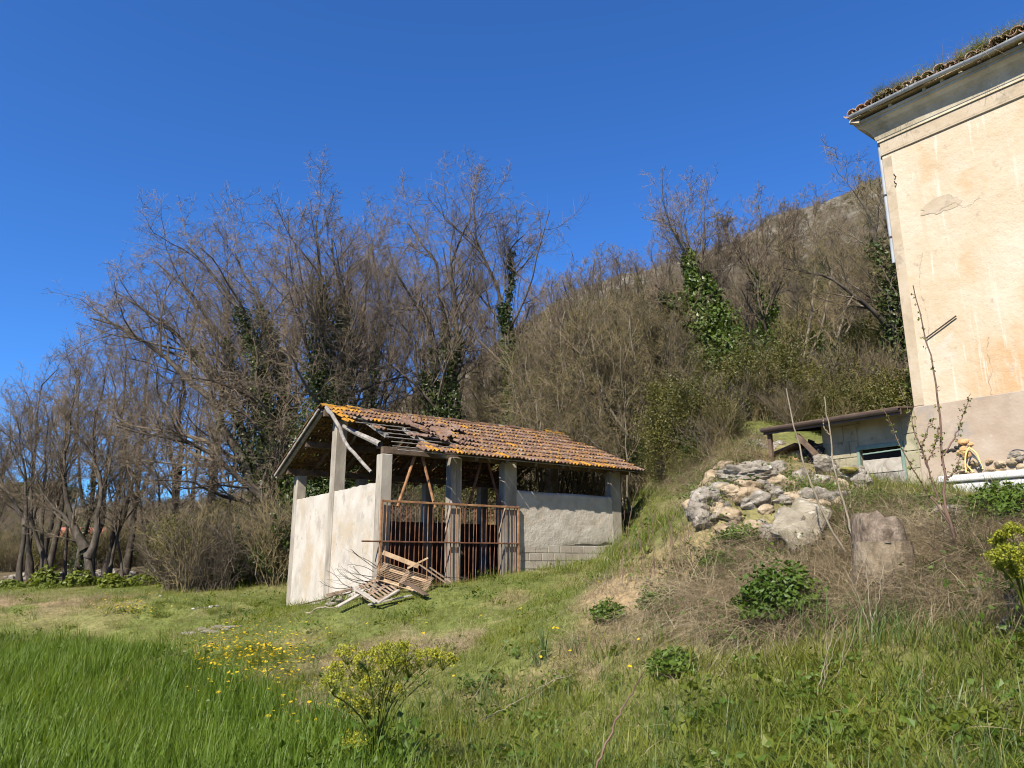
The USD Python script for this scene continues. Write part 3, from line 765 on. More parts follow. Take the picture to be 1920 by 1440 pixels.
# bare patches where plaster has fallen
for (s0, t0, w, h, sd, mm) in ((.98, 7.22, .36, .17, 1, 'peach_pale'), (1.22, 7.14, .22, .09, 4, 'peach_pale')):
    a = np.linspace(0, 2 * math.pi, 26, endpoint=False)
    r = 1 + .7 * (meshkit.fbm(np.stack([np.cos(a) * 2, np.sin(a) * 2, a * 0 + sd], -1) + 20, 4, sd) - .5)
    pts = np.array([hq(s0 + w * r_ * math.cos(x), .005, t0 + Z + h * r_ * math.sin(x)) for x, r_ in zip(a, r)])
    c = hq(s0, .006, t0 + Z)
    base = pts - .03 * HT
    n = 26
    f = [[i, (i + 1) % n, 2 * n] for i in range(n)]
    mb = MB().add(np.vstack([pts, base, [c]]), np.array(f))
    mb.add(np.vstack([pts, base]), np.array([[i, n + i, n + (i + 1) % n, (i + 1) % n] for i in range(n)]))
    obj('plaster_patch', mb, M[mm], house)
# cracks as thin grooves of dark relief
for pl in ([(1.5, 2.95), (1.44, 3.35), (1.52, 3.62), (1.47, 3.95), (1.56, 4.25)], [(.98, 7.05), (1.3, 7.15), (1.5, 6.98), (1.75, 7.1)], [(.35, 4.2), (.5, 4.9), (.42, 5.6), (.55, 6.3)], [(2.9, 3.2), (2.75, 4.1), (2.95, 4.8), (2.7, 5.6)]):
    P = resample(np.array([hq(s, .012, w + Z) for s, w in pl]), 22) + rng.normal(0, .014, (22, 3)) * 1.0
    obj('crack', tubes(P, np.full(22, .0025), 4), M['band'], house)
# cornice: swept profile round the visible corner
prf = [(.02, .30), (.07, .30), (.07, .345), (.09, .36), (.12, .45), (.19, .56), (.29, .65), (.41, .70), (.45, .705), (.45, .77), (.50, .775), (.50, .83), (.20, .84)]
prf = np.array(prf) * [.74, 1]


def sweep(profile, lo=-DX, hi=LX, z0=ZMO):
    n = len(profile)
    V = []
    for kind in (0, 1, 2):
        for o, w in profile:
            if kind == 0:
                V.append(hq(hi, o, z0 + w))
            elif kind == 1:
                V.append(hq(-o, o, z0 + w))
            else:
                V.append(hq(-o, lo, z0 + w))
    f = []
    for k in (0, 1):
        for i in range(n - 1):
            f.append([k * n + i, k * n + i + 1, (k + 1) * n + i + 1, (k + 1) * n + i])
    return np.array(V), np.array(f)[:, ::-1]


obj('cornice', sweep(prf), M['cornice'], house)
# eave: dark boards on small corbels, then the overhanging tiles
ZE = ZMO + .86
EO = .47                                   # overhang of the tile edge
obj('eave_board', box_at(HO, HS, HT, BZ, (-.42, .0, ZE + .05), (LX, .42, ZE + .085), .006), M['peach_pale'], house)
obj('eave_board', box_at(HO, HS, HT, BZ, (-.42, -DX, ZE + .05), (.0, -.01, ZE + .085), .006), M['wood_dark'], house)
for k in range(26):
    s = -.30 + k * .36
    if rng.random() < .85:
        obj('corbel', box_at(HO, HS, HT, BZ, (s, .16, ZMO + .842), (s + .07, .38 + rng.uniform(-.03, .02), ZE + .048), .006), M['cornice'] if rng.random() < .6 else M['wood_dark'], house)
pit = math.radians(17)
roof = MB()
zt = ZE + .11
ap = 5.2
v = np.array([hq(-EO + .04, EO - .04, zt), hq(LX, EO - .04, zt), hq(LX, -ap, zt + (ap + EO) * math.tan(pit)), hq(ap, -ap, zt + (ap + EO) * math.tan(pit)), hq(-EO + .04, -DX, zt)])
obj('roof', MB().add(v, np.array([[0, 1, 2], [0, 2, 3], [0, 3, 4]])).add(v - .03 * BZ, np.array([[0, 2, 1], [0, 3, 2], [0, 4, 3]])), M['coppo'], house)


def coppo(cx, cy, L, r0, r1, up, th=.014, n=7):
    """Half-round tile along +x from the eave, mouth at the origin, convex up or down."""
    a = np.linspace(0, math.pi, n)
    V = []
    for x, r in ((0, r0), (L, r1)):
        for rr_ in (r, r - th):
            V.append(np.c_[np.full(n, x), -np.cos(a) * rr_, np.sin(a) * rr_ * (1 if up else -1) * .8])
    V = np.vstack(V); f = []
    for i in range(n - 1):
        f += [[i, i + 1, 2 * n + i + 1, 2 * n + i], [n + i, 3 * n + i, 3 * n + i + 1, n + i + 1], [i, n + i, n + i + 1, i + 1], [2 * n + i, 2 * n + i + 1, 3 * n + i + 1, 3 * n + i]]
    return V, np.array(f)


inS = -HT * math.cos(pit) + BZ * math.sin(pit)    # up the slope of the wall-side roof
for row in range(4):
    k = 0
    s = -.45
    while s < LX - .1:
        for up in (False, True):
            V, f = coppo(0, 0, .48, .118 if up else .10, .085, up)
            j = rng.normal(0, .012, 3); ry = rng.normal(0, .05)
            off = row * .36 - (rng.uniform(-.03, .04) if row == 0 else 0)
            o = hq(s + (.105 if up else 0), EO + .02, zt + (.085 if up else .105)) + inS * off + j * 1.6
            if s < -.35 and row > 0:
                continue
            if s + EO < row * .36 * .9:
                continue
            nrm = np.cross(inS, HS)
            if nrm[2] < 0:
                nrm = -nrm
            P = o + V[:, :1] * (inS * math.cos(ry) + HS * math.sin(ry)) + V[:, 1:2] * (HS * math.cos(ry) - inS * math.sin(ry)) + V[:, 2:] * nrm
            obj('roof_tile', (P, f), M['coppo'], house)
        s += .21
inE = HS * math.cos(pit) + BZ * math.sin(pit)
t = -.1
while t > -4.5:
    for up in (False, True):
        V, f = coppo(0, 0, .46, .10, .075, up)
        o = hq(-EO - .02, t + .35 - (.105 if up else 0), zt + (.05 if up else .075)) + rng.normal(0, .012, 3)
        nrm = np.cross(inE, HT); nrm = nrm if nrm[2] > 0 else -nrm
        obj('roof_tile', (o + V[:, :1] * inE + V[:, 1:2] * HT + V[:, 2:] * nrm, f), M['coppo'], house)
    t -= .21
# gutter: half pipe hung under the tile edge, starting a little in from the corner
def half_pipe(p, q, r, n=9, th=.004):
    d, s_, u_ = frame_of(np.asarray(q) - np.asarray(p))
    a = np.linspace(math.pi, 2 * math.pi, n)
    V = []
    for o in (p, q):
        for r_ in (r, r - th):
            V.append(np.asarray(o) + np.cos(a)[:, None] * r_ * s_ + np.sin(a)[:, None] * r_ * u_)
    V = np.vstack(V); f = []
    for i in range(n - 1):
        f += [[i, i + 1, 2 * n + i + 1, 2 * n + i], [n + i, 3 * n + i, 3 * n + i + 1, n + i + 1], [i, n + i, n + i + 1, i + 1]]
    f += [[0, 2 * n, 3 * n, n], [n - 1, 2 * n - 1, 4 * n - 1, 3 * n - 1]]
    return V, np.array(f)


gp = [hq(s, EO + .045, zt - .005 - .012 * s + .02 * math.sin(s * 2.1)) for s in np.linspace(-.36, LX, 9)]
for a, b in zip(gp[:-1], gp[1:]):
    obj('gutter', half_pipe(a, b, .062), M['zinc'], house, smooth=50)
for s in np.arange(-.2, 6, .85):
    P = np.array([hq(s, EO + .10, zt + .05), hq(s, EO + .09, zt - .02), hq(s, EO + .045, zt - .036), hq(s, EO - .05, zt - .0)])
    obj('gutter_bracket', tubes(P, np.full(4, .009), 5), M['iron'], house)
obj('conduit', beam(hq(-.42, .43, ZE + .0), hq(-.22, .39, ZMO + .77), .10, .06), M['cornice'], house)
# downpipe round the far corner
PT = hq(-.06, -.06, 0)
obj('downpipe', tubes(np.array([PT + BZ * (ZMO + .35), PT + BZ * (6.3 + Z)]), np.array([.042, .042]), 10), M['pipe_grey'], house, smooth=60)
for z in (7.9, 6.9):
    obj('pipe_clip', tubes(np.array([PT + BZ * (z + Z - .015), PT + BZ * (z + Z + .015)]), np.array([.058, .058]), 10), M['iron'], house)
# iron wall anchor and hooks


def on_wall(px, py, t=0.):
    d = at(px, py, 1.) - np.array([0, 0, EYE])
    k = ((hq(0, t, 0) - np.array([0, 0, EYE])) @ HT) / (d @ HT)
    return np.array([0, 0, EYE]) + d * k


obj('wall_anchor', beam(on_wall(1735, 635, .04), on_wall(1793, 592, .04), .022, .028), M['iron'], house, label='diagonal iron wall anchor bar')
for (x, y) in ((1680, 331), (1681, 345)):
    a = on_wall(x, y, .0)
    obj('hook', tubes(np.array([a, a + .07 * HT, a + .09 * HT + .04 * BZ]), np.array([.013, .013, .011]), 6), M['iron'], house)
# stones laid bare at the foot of the wall
for k in range(34):
    px = rng.uniform(1795, 1925); py = 852 + (1920 - px) * .16 + rng.uniform(0, 34)
    p = on_wall(px, py, .02)
    r = rock(rng, rng.uniform(.05, .13) * np.array([1.2, 1., .8]), .2, 2, k)
    obj('stone', rotz(r, rng.uniform(0, 6)).apply_translation(p), M['stone_tan' if rng.random() < .7 else 'stone'], house)
for k in range(9):
    p = on_wall(1805 + rng.uniform(-14, 20), 838 + rng.uniform(-14, 22), .02)
    obj('stone', rock(rng, rng.uniform(.05, .10) * np.array([1.2, .8, .8]), .2, 2, k + 60).apply_translation(p), M['earth_orange'], house)
for k in range(12):
    p = on_wall(1772 + k * 3.4, 848 - k * .9 + rng.uniform(-2, 2), -.03)
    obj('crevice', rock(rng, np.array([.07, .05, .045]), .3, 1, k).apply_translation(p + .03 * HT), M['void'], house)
hose = thing('garden_hose', 'yellow garden hose looping from the hole at the house foot', 'hose')
for pts, mm, nm in (([(1818, 838), (1811, 852), (1810, 870), (1812, 886)], 'hose', 'hose_loop'), ([(1818, 840), (1832, 852), (1838, 868), (1843, 880)], 'hose', 'hose_loop'), ([(1812, 870), (1820, 880), (1826, 886)], 'hose', 'hose_loop')):
    P = resample(np.array([on_wall(x, y, .10 + .05 * i) for i, (x, y) in enumerate(pts)]), 18)
    obj(nm, tubes(P, np.full(18, .014), 7), M[mm], hose, smooth=True)
P = resample(np.array([on_wall(x, y, .1 + .04 * i) for i, (x, y) in enumerate([(1814, 880), (1818, 864), (1822, 856), (1830, 860), (1840, 876)])]), 20)
tag(obj('dark_hose', tubes(P, np.full(20, .014), 7), M['dark_hose'], smooth=True), 'dark rubber hose tangled with the yellow one at the house foot', 'hose')
P = resample(np.array([on_wall(x, y, .03) for x, y in [(1895, 847), (1905, 843), (1925, 848), (1915, 854), (1900, 850)]]), 20)
tag(obj('loose_cable', tubes(P, np.full(20, .008), 5), M['dark_hose'], smooth=True), 'thin loose cable curled over the bare stones of the house wall', 'cable')

# white double trough in front of the wall
tr = thing('white_trough', 'long white double basin trough standing below the house wall', 'trough')
T0 = at(1757, 893, 12.9); TD = HS
TL = 3.0
ztop = T0[2]


def rbox(o, ax, ay, az_, lo, hi, r):
    """Box with rounded edges: hull of spheres."""
    lo, hi = np.asarray(lo, float) + r, np.asarray(hi, float) - r
    s = trimesh.creation.icosphere(2, r).vertices
    P = np.vstack([s + [x, y, z] for x in (lo[0], hi[0]) for y in (lo[1], hi[1]) for z in (lo[2], hi[2])])
    m = trimesh.convex.convex_hull(P)
    return trimesh.Trimesh(np.asarray(m.vertices) @ np.stack([ax, ay, az_]) + o, m.faces, process=False)


obj('rim', rbox(T0, TD, HT, BZ, (0, -.6, -.12), (TL, 0, .0), .03), M['ceramic'], tr, smooth=40)
for k in range(3):
    obj('basin', rbox(T0, TD, HT, BZ, (.17 + k * .72, -.55, -.36), (.80 + k * .72, -.03, -.115), .1), M['ceramic'], tr, smooth=40)
for k in range(2):
    a = T0 + TD * (.83 + 1.44 * k) - .25 * HT
    obj('pedestal', tubes(np.array([a - .11 * BZ, a - .3 * BZ, a - .42 * BZ, a - .9 * BZ]), np.array([.09, .07, .11, .16]), 12), M['ceramic'], tr, smooth=40)

# ------------------------------------------------------------------ lean-to shed beyond the house corner
shed = thing('lean_to_shed', 'low lean-to shed with dark gutter, grey wall and boarded window', 'shed')
TG = .62


def on_t(px, py, t):
    return on_wall(px, py, t)


A0, A1 = on_t(1428, 806, TG), on_t(1712, 764, TG)
smin = (A0 - HO) @ HS
zg = (A0[2] + A1[2]) / 2
obj('gutter', half_pipe(hq(smin, TG, zg + .02), hq(-.02, TG, zg + .02), .075), M['gutter_brown'], shed, smooth=50)
obj('fascia', box_at(HO, HS, HT, BZ, (smin, TG - .085, zg - .1), (-.02, TG - .05, zg + .05), .005), M['gutter_brown'], shed)
rise = math.tan(math.radians(9))
v = []
for s in (smin - .05, -.02):
    for t, z in ((TG + .02, zg + .055), (-2.6, zg + .055 + 2.6 * rise), (TG + .02, zg + .02), (-2.6, zg + .02 + 2.6 * rise)):
        v.append(hq(s, t, z))
obj('roof', MB().add(np.array(v), np.array([[0, 1, 5, 4], [2, 6, 7, 3], [0, 4, 6, 2], [1, 3, 7, 5], [0, 2, 3, 1], [4, 5, 7, 6]])), M['wood_dark'], shed)
for s in np.arange(smin + .1, -.1, .62):
    obj('rafter', beam(hq(s, TG - .1, zg - .0), hq(s, -2.5, zg - .03 + 2.55 * rise), .07, .09), M['wood_dark'], shed)
wl = (on_t(1547, 880, 0) - HO) @ HS
ground_s = 2.3
wz0 = 2.2
# window opening in the wall
W0, W1 = on_t(1612, 850, 0), on_t(1691, 850, 0)
ws0, ws1 = (W0 - HO) @ HS, (W1 - HO) @ HS
wzt = on_t(1650, 838, 0)[2]
ztop_w = zg + .1
for lo, hi in (((wl, -.2, wz0), (ws0, 0, ztop_w)), ((ws1, -.2, wz0), (-.02, 0, ztop_w)), ((ws0, -.199, wzt), (ws1, -.001, ztop_w))):
    obj('wall', box_at(HO, HS, HT, BZ, lo, hi, .006), M['shed_wall'], shed)
# big blocks standing proud of the wall face
for r in range(4):
    z0 = zg - .42 - r * .36
    a = wl + .01
    while a < ws0 - .1:
        b = min(a + (.62 if r % 2 else .5), ws0 - .01)
        obj('block', box_at(HO, HS, HT, BZ, (a + .006, -.02, z0 + .006), (b - .006, .016 + rng.uniform(0, .006), z0 + .354), .008), M['shed_wall'], shed)
        a = b
for r in range(4):
    z0 = zg - .42 - r * .36
    obj('block', box_at(HO, HS, HT, BZ, (ws1 + .07, -.02, z0 + .006), (-.03, .016 + rng.uniform(0, .006), z0 + .354), .008), M['shed_wall'], shed)
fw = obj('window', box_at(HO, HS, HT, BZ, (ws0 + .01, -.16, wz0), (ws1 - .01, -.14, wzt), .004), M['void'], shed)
obj('lintel', box_at(HO, HS, HT, BZ, (ws0 - .06, -.02, wzt - .02), (ws1 + .05, .035, wzt + .06), .006), M['green_frame'], fw)
for s in (ws0 - .055, ws1 - .005):
    obj('frame', box_at(HO, HS, HT, BZ, (s, -.02, wz0), (s + .06, .03, wzt - .021), .006), M['green_frame'], fw)
bz = on_t(1650, 861, 0)[2]
for k in range(4):
    obj('board', box_at(HO + (.0) * HT, HS, HT, BZ, (ws0 + .07, .0, bz - .30 * (k + 1) + .012), (ws1 - .01 + .05 * (k % 2), .045 + .006 * k, bz - .30 * k), .008), M['wood_grey' if k % 2 else 'plank_pale'], fw)
obj('cross_bar', beam(hq(ws0 + .07, .01, wzt - .12), hq(ws1, .01, wzt - .10), .03, .03), M['green_frame'], fw)
PB = hq(smin + .10, TG - .16, 0)
pz = H(PB[0], PB[1])
obj('post', beam(PB + BZ * (pz - .3), PB + BZ * (zg - .03), .09, .09, up=HS), M['wood_dark'], shed)
obj('brace', beam(on_t(1494, 816, TG - .15), on_t(1536, 858, TG - .15), .09, .11), M['wood_dark'], shed)
# black sheeting hung under the shed roof
tp = thing('black_sheeting', 'black plastic sheeting bunched beneath the open end of the shed', 'sheeting')
gx_, gz_ = np.meshgrid(np.linspace(0, 1, 16), np.linspace(0, 1, 16))
c00, c10, c01, c11 = on_t(1484, 894, .25), on_t(1527, 874, .25), on_t(1517, 822, .1), on_t(1548, 842, .1)
P = (c00 * ((1 - gx_) * (1 - gz_))[..., None] + c10 * (gx_ * (1 - gz_))[..., None] + c01 * ((1 - gx_) * gz_)[..., None] + c11 * (gx_ * gz_)[..., None])
P = P + (.16 * (meshkit.fbm(P * 3.2, 3, 4) - .5))[..., None] * HT + .05 * np.sin(gx_ * 19)[..., None] * HT
I = np.arange(256).reshape(16, 16)
q = np.stack([I[:-1, :-1], I[:-1, 1:], I[1:, 1:], I[1:, :-1]], -1).reshape(-1, 4)
mb = MB().add(P.reshape(-1, 3), q).add(P.reshape(-1, 3) - .02 * HT, q[:, ::-1])
obj('sheet', mb, M['tarp'], tp, smooth=True)
# ruined orange masonry beyond the shed post
ruin = thing('ruined_wall', 'broken stub of orange stone and earth wall beside the shed', 'wall')
for k in range(46):
    px, py = rng.uniform(1452, 1506), rng.uniform(842, 902)
    if py < 872 - (px - 1452) * .5:
        continue
    p = on_t(px, py, -.15 + rng.uniform(-.05, .1))
    obj('stone', rotz(rock(rng, rng.uniform(.12, .24) * np.array([1.2, .9, .8]), .25, 2, k + 200), rng.uniform(0, 6)).apply_translation(p), M['earth_orange' if rng.random() < .75 else 'stone_tan'], ruin)
obj('capping', beam(on_t(1446, 858, -.1), on_t(1502, 834, -.1), .5, .06), M['tile_mauve'], ruin)
# ------------------------------------------------------------------ trees
def norm(v):
    return v / (np.linalg.norm(v, axis=-1, keepdims=True) + 1e-12)


def sprout(P, R, k, rng, tmin, ang, lf, nseg, trop, rf=.6, rmin=.004, wobble=.16, tmax=1.0, bias=None):
    """k children per parent polyline (B,n,3): (P2, R2)."""
    B, n, _ = P.shape
    L = np.linalg.norm(np.diff(P, axis=1), axis=2).sum(1)
    b = np.repeat(np.arange(B), k)
    t = tmin + (tmax - tmin) * (np.tile(np.arange(k), B) + rng.random(B * k)) / k
    x = np.clip(t, 0, .999) * (n - 1); i = x.astype(int); fr = (x - i)[:, None]
    o = P[b, i] * (1 - fr) + P[b, i + 1] * fr
    T = norm(P[b, i + 1] - P[b, i])
    r = R[b, i] * (1 - fr[:, 0]) + R[b, i + 1] * fr[:, 0]
    a = rng.normal(size=(B * k, 3)); a = norm(a - (a * T).sum(1, keepdims=True) * T)
    if bias is not None:
        a = norm(a + bias)
        a = norm(a - (a * T).sum(1, keepdims=True) * T)
    an = np.radians(rng.uniform(ang[0], ang[1], B * k))[:, None]
    d = norm(np.cos(an) * T + np.sin(an) * a)
    ln = L[b] * lf * (1.08 - .52 * (t - tmin) / (1.001 - tmin)) * rng.uniform(.6, 1.25, B * k)
    pts = [o]
    for s in range(nseg):
        d = norm(d + trop / nseg * np.array([0, 0, 1.]) + rng.normal(0, wobble, d.shape))
        pts.append(pts[-1] + d * (ln / nseg)[:, None])
    P2 = np.stack(pts, 1)
    r0 = np.maximum(r * rf * rng.uniform(.7, 1, B * k), rmin)
    R2 = r0[:, None] * np.linspace(1, .35, nseg + 1)
    return P2, np.maximum(R2, rmin * .7)


def leaves(C, size, rng, up=.4, out=None, aspect=.75):
    """One folded leaf at every centre: (v, f) with 4 triangles... each an island of its own."""
    n = len(C)
    s = size * rng.uniform(.6, 1.3, n)[:, None]
    nr = rng.normal(size=(n, 3)) + np.array([0, 0, up])
    if out is not None:
        nr = nr + out
    nr = norm(nr)
    a = rng.normal(size=(n, 3)) + np.array([0, 0, -.5]); a = norm(a - (a * nr).sum(1, keepdims=True) * nr)
    w = np.cross(nr, a)
    tip, base = C + a * s * .55, C - a * s * .45
    l = C + w * s * aspect * .5 - nr * s * .12; r = C - w * s * aspect * .5 - nr * s * .12
    v = np.stack([base, r, tip, l], 1).reshape(-1, 3)
    k = np.arange(n)[:, None] * 4
    f = np.vstack([k + [0, 1, 2], k + [0, 2, 3]])
    return v, f


def around(P, n, rng, r0, r1, t0=0., t1=1., clump=.0):
    """n points about a polyline, spread out to a radius that runs r0 to r1."""
    s = np.r_[0, np.cumsum(np.linalg.norm(np.diff(P, axis=0), axis=1))]; s /= s[-1]
    t = t0 + (t1 - t0) * rng.random(n) ** 1.15
    c = np.stack([np.interp(t, s, P[:, k]) for k in range(3)], 1)
    d = norm(rng.normal(size=(n, 3)))
    rad = (r0 + (r1 - r0) * (t - t0) / (t1 - t0)) * (rng.random(n) ** .6)
    q = c + d * rad[:, None]
    m = .45 + 1.1 * meshkit.fbm(q * 1.3 + 77, 3, 5)
    return c + d * (rad * m)[:, None], d


def stem(pix, y, n=12, drop=True, dy=0.0):
    """A stem through photograph pixels at forward distance y (dy: how much it leans away over its length)."""
    P = np.array([at(px, py, y + dy * i / max(1, len(pix) - 1)) for i, (px, py) in enumerate(pix)])
    if drop:
        g = H(P[0, 0], P[0, 1]) - .3
        if P[0, 2] > g:
            P = np.vstack([[P[0, 0] + (P[0, 0] - P[1, 0]) * .1, P[0, 1], g], P])
    return resample(P, n)


def tree(label, stems, seed, lv=(9, 8, 7, 6), lf=(.45, .5, .55, .6), trop=(.5, .35, .2, .1), tmin=.3, ang=(22, 50), ivy=(), ivy_mat='ivy', bark='bark', twigm='twig', rmin=.0056, group=None, cat='tree', buds=0, name='bare_tree', leaf=.12, bias=None):
    """stems: list of (polyline, base radius, tip radius)."""
    rng = np.random.default_rng(seed)
    n = 12
    S = np.array([resample(p, n) for p, _, _ in stems])
    S[:, 1:-1] += rng.normal(0, .012, S[:, 1:-1].shape) * np.linalg.norm(S[:, -1] - S[:, 0], axis=1)[:, None, None] * .5
    SR = np.array([np.linspace(a ** .7, b ** .7, n) ** (1 / .7) for _, a, b in stems])
    o = np.array([S[:, 0, 0].mean(), S[:, 0, 1].mean(), H(S[0, 0, 0], S[0, 0, 1])])
    root = thing(name, label, cat, o, 0, group)
    W = lambda vf: (vf[0] - o, vf[1])
    flare = SR.copy(); flare[:, 0] *= 1.5; flare[:, 1] *= 1.12
    obj('trunk', W(tubes(S, flare, 9)), M[bark], root, smooth=True)
    P1, R1 = sprout(S, SR, lv[0], rng, tmin, ang, lf[0], 6, trop[0], .55, .012, bias=bias)
    P2, R2 = sprout(P1, R1, lv[1], rng, .15, (25, 65), lf[1], 5, trop[1], .6, rmin * 1.5, wobble=.24)
    mb = MB().add(*tubes(P1, R1, 6)).add(*tubes(P2, R2, 4))
    obj('branches', W(mb.mesh()), M['branch' if bark == 'bark' else 'twig'], root)
    P3, R3 = sprout(P2, R2, lv[2], rng, .1, (28, 72), lf[2], 2, trop[2], .6, rmin, wobble=.30)
    P3b, R3b = sprout(P1, R1, max(2, lv[1] // 2), rng, .3, (25, 60), .3, 2, trop[2], .4, rmin)
    mb = MB().add(*tubes(P3, R3, 3)).add(*tubes(P3b, R3b, 3))
    if lv[3]:
        P4, R4 = sprout(P3, R3, lv[3], rng, .1, (30, 80), lf[3], 1, trop[3], .7, rmin * .8, wobble=.30)
        mb.add(*tubes(P4, R4, 3))
    obj('twigs', W(mb.mesh()), M[twigm], root)
    if buds:
        c_ = P3[:, 1:].reshape(-1, 3); c_ = c_[rng.permutation(len(c_))[:buds]]
        obj('buds', W(leaves(c_, .05, rng, .4)), M['scrub_leaf'], root, kind='stuff')
    C, D = [], []
    for spec in ivy:
        si, cnt, r0, r1, t0, t1 = spec[:6]
        c, d = around(S[si], cnt, rng, r0, r1, t0, t1)
        C.append(c); D.append(d)
    if C:
        obj('ivy', W(leaves(np.vstack(C), leaf, rng, .3, np.vstack(D) * 1.2)), M[ivy_mat], root)
    return root


# the great leaning tree at the left of the barn: many stems from one base
LY = 30.0
t1 = [
    (stem([(545, 1010), (500, 945), (459, 880), (428, 818), (404, 767), (366, 727), (310, 670), (250, 629), (170, 596)], LY), .30, .035),
    (stem([(548, 1010), (470, 915), (420, 870), (360, 830), (290, 815), (220, 800)], LY, dy=-2), .20, .03),
    (stem([(555, 1010), (500, 900), (450, 800), (400, 703), (330, 629), (265, 579), (215, 547)], LY, dy=1), .26, .03),
    (stem([(560, 1010), (510, 880), (480, 770), (440, 678), (390, 596), (330, 522), (290, 489)], LY, dy=2), .27, .03),
    (stem([(565, 1010), (525, 860), (500, 744), (470, 645), (430, 555), (385, 489), (350, 460)], LY, dy=-1), .28, .03),
    (stem([(570, 1010), (540, 840), (525, 711), (500, 612), (470, 530), (440, 473)], LY, dy=1.5), .25, .03),
    (stem([(550, 1010), (480, 950), (420, 930), (350, 900), (290, 900)], LY, dy=-3), .14, .02)]
tree('great many stemmed bare tree leaning left behind the barn gable', t1, 21, lv=(15, 9, 7, 4), lf=(.36, .48, .5, .6), trop=(.16, .12, .05, .0), tmin=.22, ang=(25, 62),
     ivy=[(2, 900, .35, .25, .12, .7), (4, 5600, 1.0, .4, .05, .76), (5, 6000, 1.1, .4, .05, .78), (3, 3600, .7, .25, .1, .66), (0, 1500, .45, .2, .05, .5), (2, 2200, .5, .2, .1, .7)], bias=np.array([-.25, 0, .35]))
t2 = [
    (stem([(598, 830), (603, 706), (608, 623), (604, 539), (597, 472), (592, 413)], 27.5), .27, .03),
    (stem([(640, 830), (634, 723), (640, 623), (645, 556), (634, 497), (622, 447)], 27.5, dy=1), .25, .03),
    (stem([(604, 780), (580, 656), (560, 589), (545, 514), (540, 464)], 27.5, dy=-1), .16, .02),
    (stem([(636, 780), (668, 639), (688, 556), (690, 497)], 27.5, dy=1), .15, .02)]
tree('tall twin trunked tree wrapped in dark ivy above the barn gable', t2, 22, lv=(15, 9, 7, 4), lf=(.30, .5, .5, .6), trop=(.55, .25, .1, .0), tmin=.38, ang=(22, 55),
     ivy=[(0, 9500, 1.6, .5, .0, .80), (1, 8500, 1.5, .45, .0, .78), (2, 2600, .8, .3, .0, .6), (3, 2400, .8, .3, .0, .6), (0, 5000, 2.2, 1.2, .0, .4), (1, 5000, 2.2, 1.2, .0, .4)])
t3 = [(stem([(690, 800), (700, 705), (713, 636), (716, 566), (702, 488), (696, 444)], 33), .15, .025),
      (stem([(705, 800), (725, 696), (745, 618), (742, 540)], 33, dy=1), .12, .02)]
tree('slim bare tree with a thin ivy sleeve right of the twin trunks', t3, 23, lv=(12, 8, 6, 4), lf=(.35, .5, .5, .6), trop=(.7, .4, .2, .1), tmin=.35, ang=(18, 45),
     ivy=[(0, 3200, .7, .3, .0, .7)])
t4 = [(stem([(800, 800), (793, 688), (770, 627), (746, 596), (725, 531)], 30), .16, .02),
      (stem([(818, 800), (814, 672), (800, 608), (785, 567), (745, 505), (728, 462)], 30, dy=.5), .2, .03),
      (stem([(842, 800), (841, 678), (835, 594), (826, 531), (800, 468), (765, 418)], 30, dy=1), .22, .03),
      (stem([(852, 800), (851, 662), (852, 570), (845, 492), (868, 431), (884, 405)], 30), .2, .03)]
tree('group of bare grey stems with ivy feet behind the barn ridge', t4, 24, lv=(13, 9, 6, 4), lf=(.32, .5, .5, .6), trop=(.55, .25, .1, .0), tmin=.35, ang=(22, 55),
     ivy=[(0, 1800, .6, .25, .0, .6), (1, 3000, .75, .25, .0, .6), (2, 4200, .8, .25, .0, .62), (3, 3200, .7, .25, .0, .6)])
t5 = [(stem([(955, 800), (952, 675), (948, 615), (938, 558), (918, 502), (898, 455), (890, 407)], 31), .24, .03),
      (stem([(950, 649), (952, 576), (960, 521), (956, 480), (985, 439)], 31, drop=False), .13, .02)]
tree('forked tree with a bright ivy column on both limbs right of centre', t5, 25, lv=(13, 8, 6, 4), lf=(.42, .5, .5, .6), trop=(.6, .4, .2, .1), tmin=.4, ang=(20, 50),
     ivy=[(0, 4600, .75, .28, .0, .66), (1, 1100, .3, .25, .0, .8)], ivy_mat='ivy', leaf=.13)
t7 = [(stem([(1370, 800), (1362, 729), (1340, 640), (1326, 579), (1306, 519), (1292, 477), (1284, 420)], 26), .24, .03),
      (stem([(1340, 650), (1300, 602), (1262, 568), (1240, 555)], 26, drop=False), .09, .03),
      (stem([(1350, 680), (1352, 595), (1345, 541), (1352, 488)], 26, drop=False), .13, .02)]
tree('tree smothered in bright green ivy with a bare crown', t7, 27, lv=(14, 9, 6, 4), lf=(.42, .5, .5, .6), trop=(.6, .45, .2, .1), tmin=.55, ang=(18, 45),
     ivy=[(0, 13000, 1.9, .3, .0, .84), (1, 900, .35, .3, .05, 1.), (2, 1200, .6, .3, .0, .5), (0, 8000, 2.5, .9, .0, .6)], ivy_mat='ivy_bright', leaf=.15)
t8 = [(stem([(1444, 800), (1440, 625), (1437, 557), (1427, 483), (1420, 443)], 27), .2, .03),
      (stem([(1440, 610), (1452, 519), (1480, 458), (1490, 413)], 27, drop=False), .12, .02),
      (stem([(1438, 579), (1410, 511), (1375, 466), (1360, 428)], 27, drop=False), .12, .02)]
tree('bare crowned tree in front of the hillside right of the ivy tree', t8, 28, lv=(14, 9, 6, 4), lf=(.40, .5, .5, .6), trop=(.7, .45, .2, .1), tmin=.4, ang=(18, 45),
     ivy=[(0, 5500, 1.0, .4, .0, .62), (2, 1200, .4, .2, .0, .5)], ivy_mat='ivy_bright')
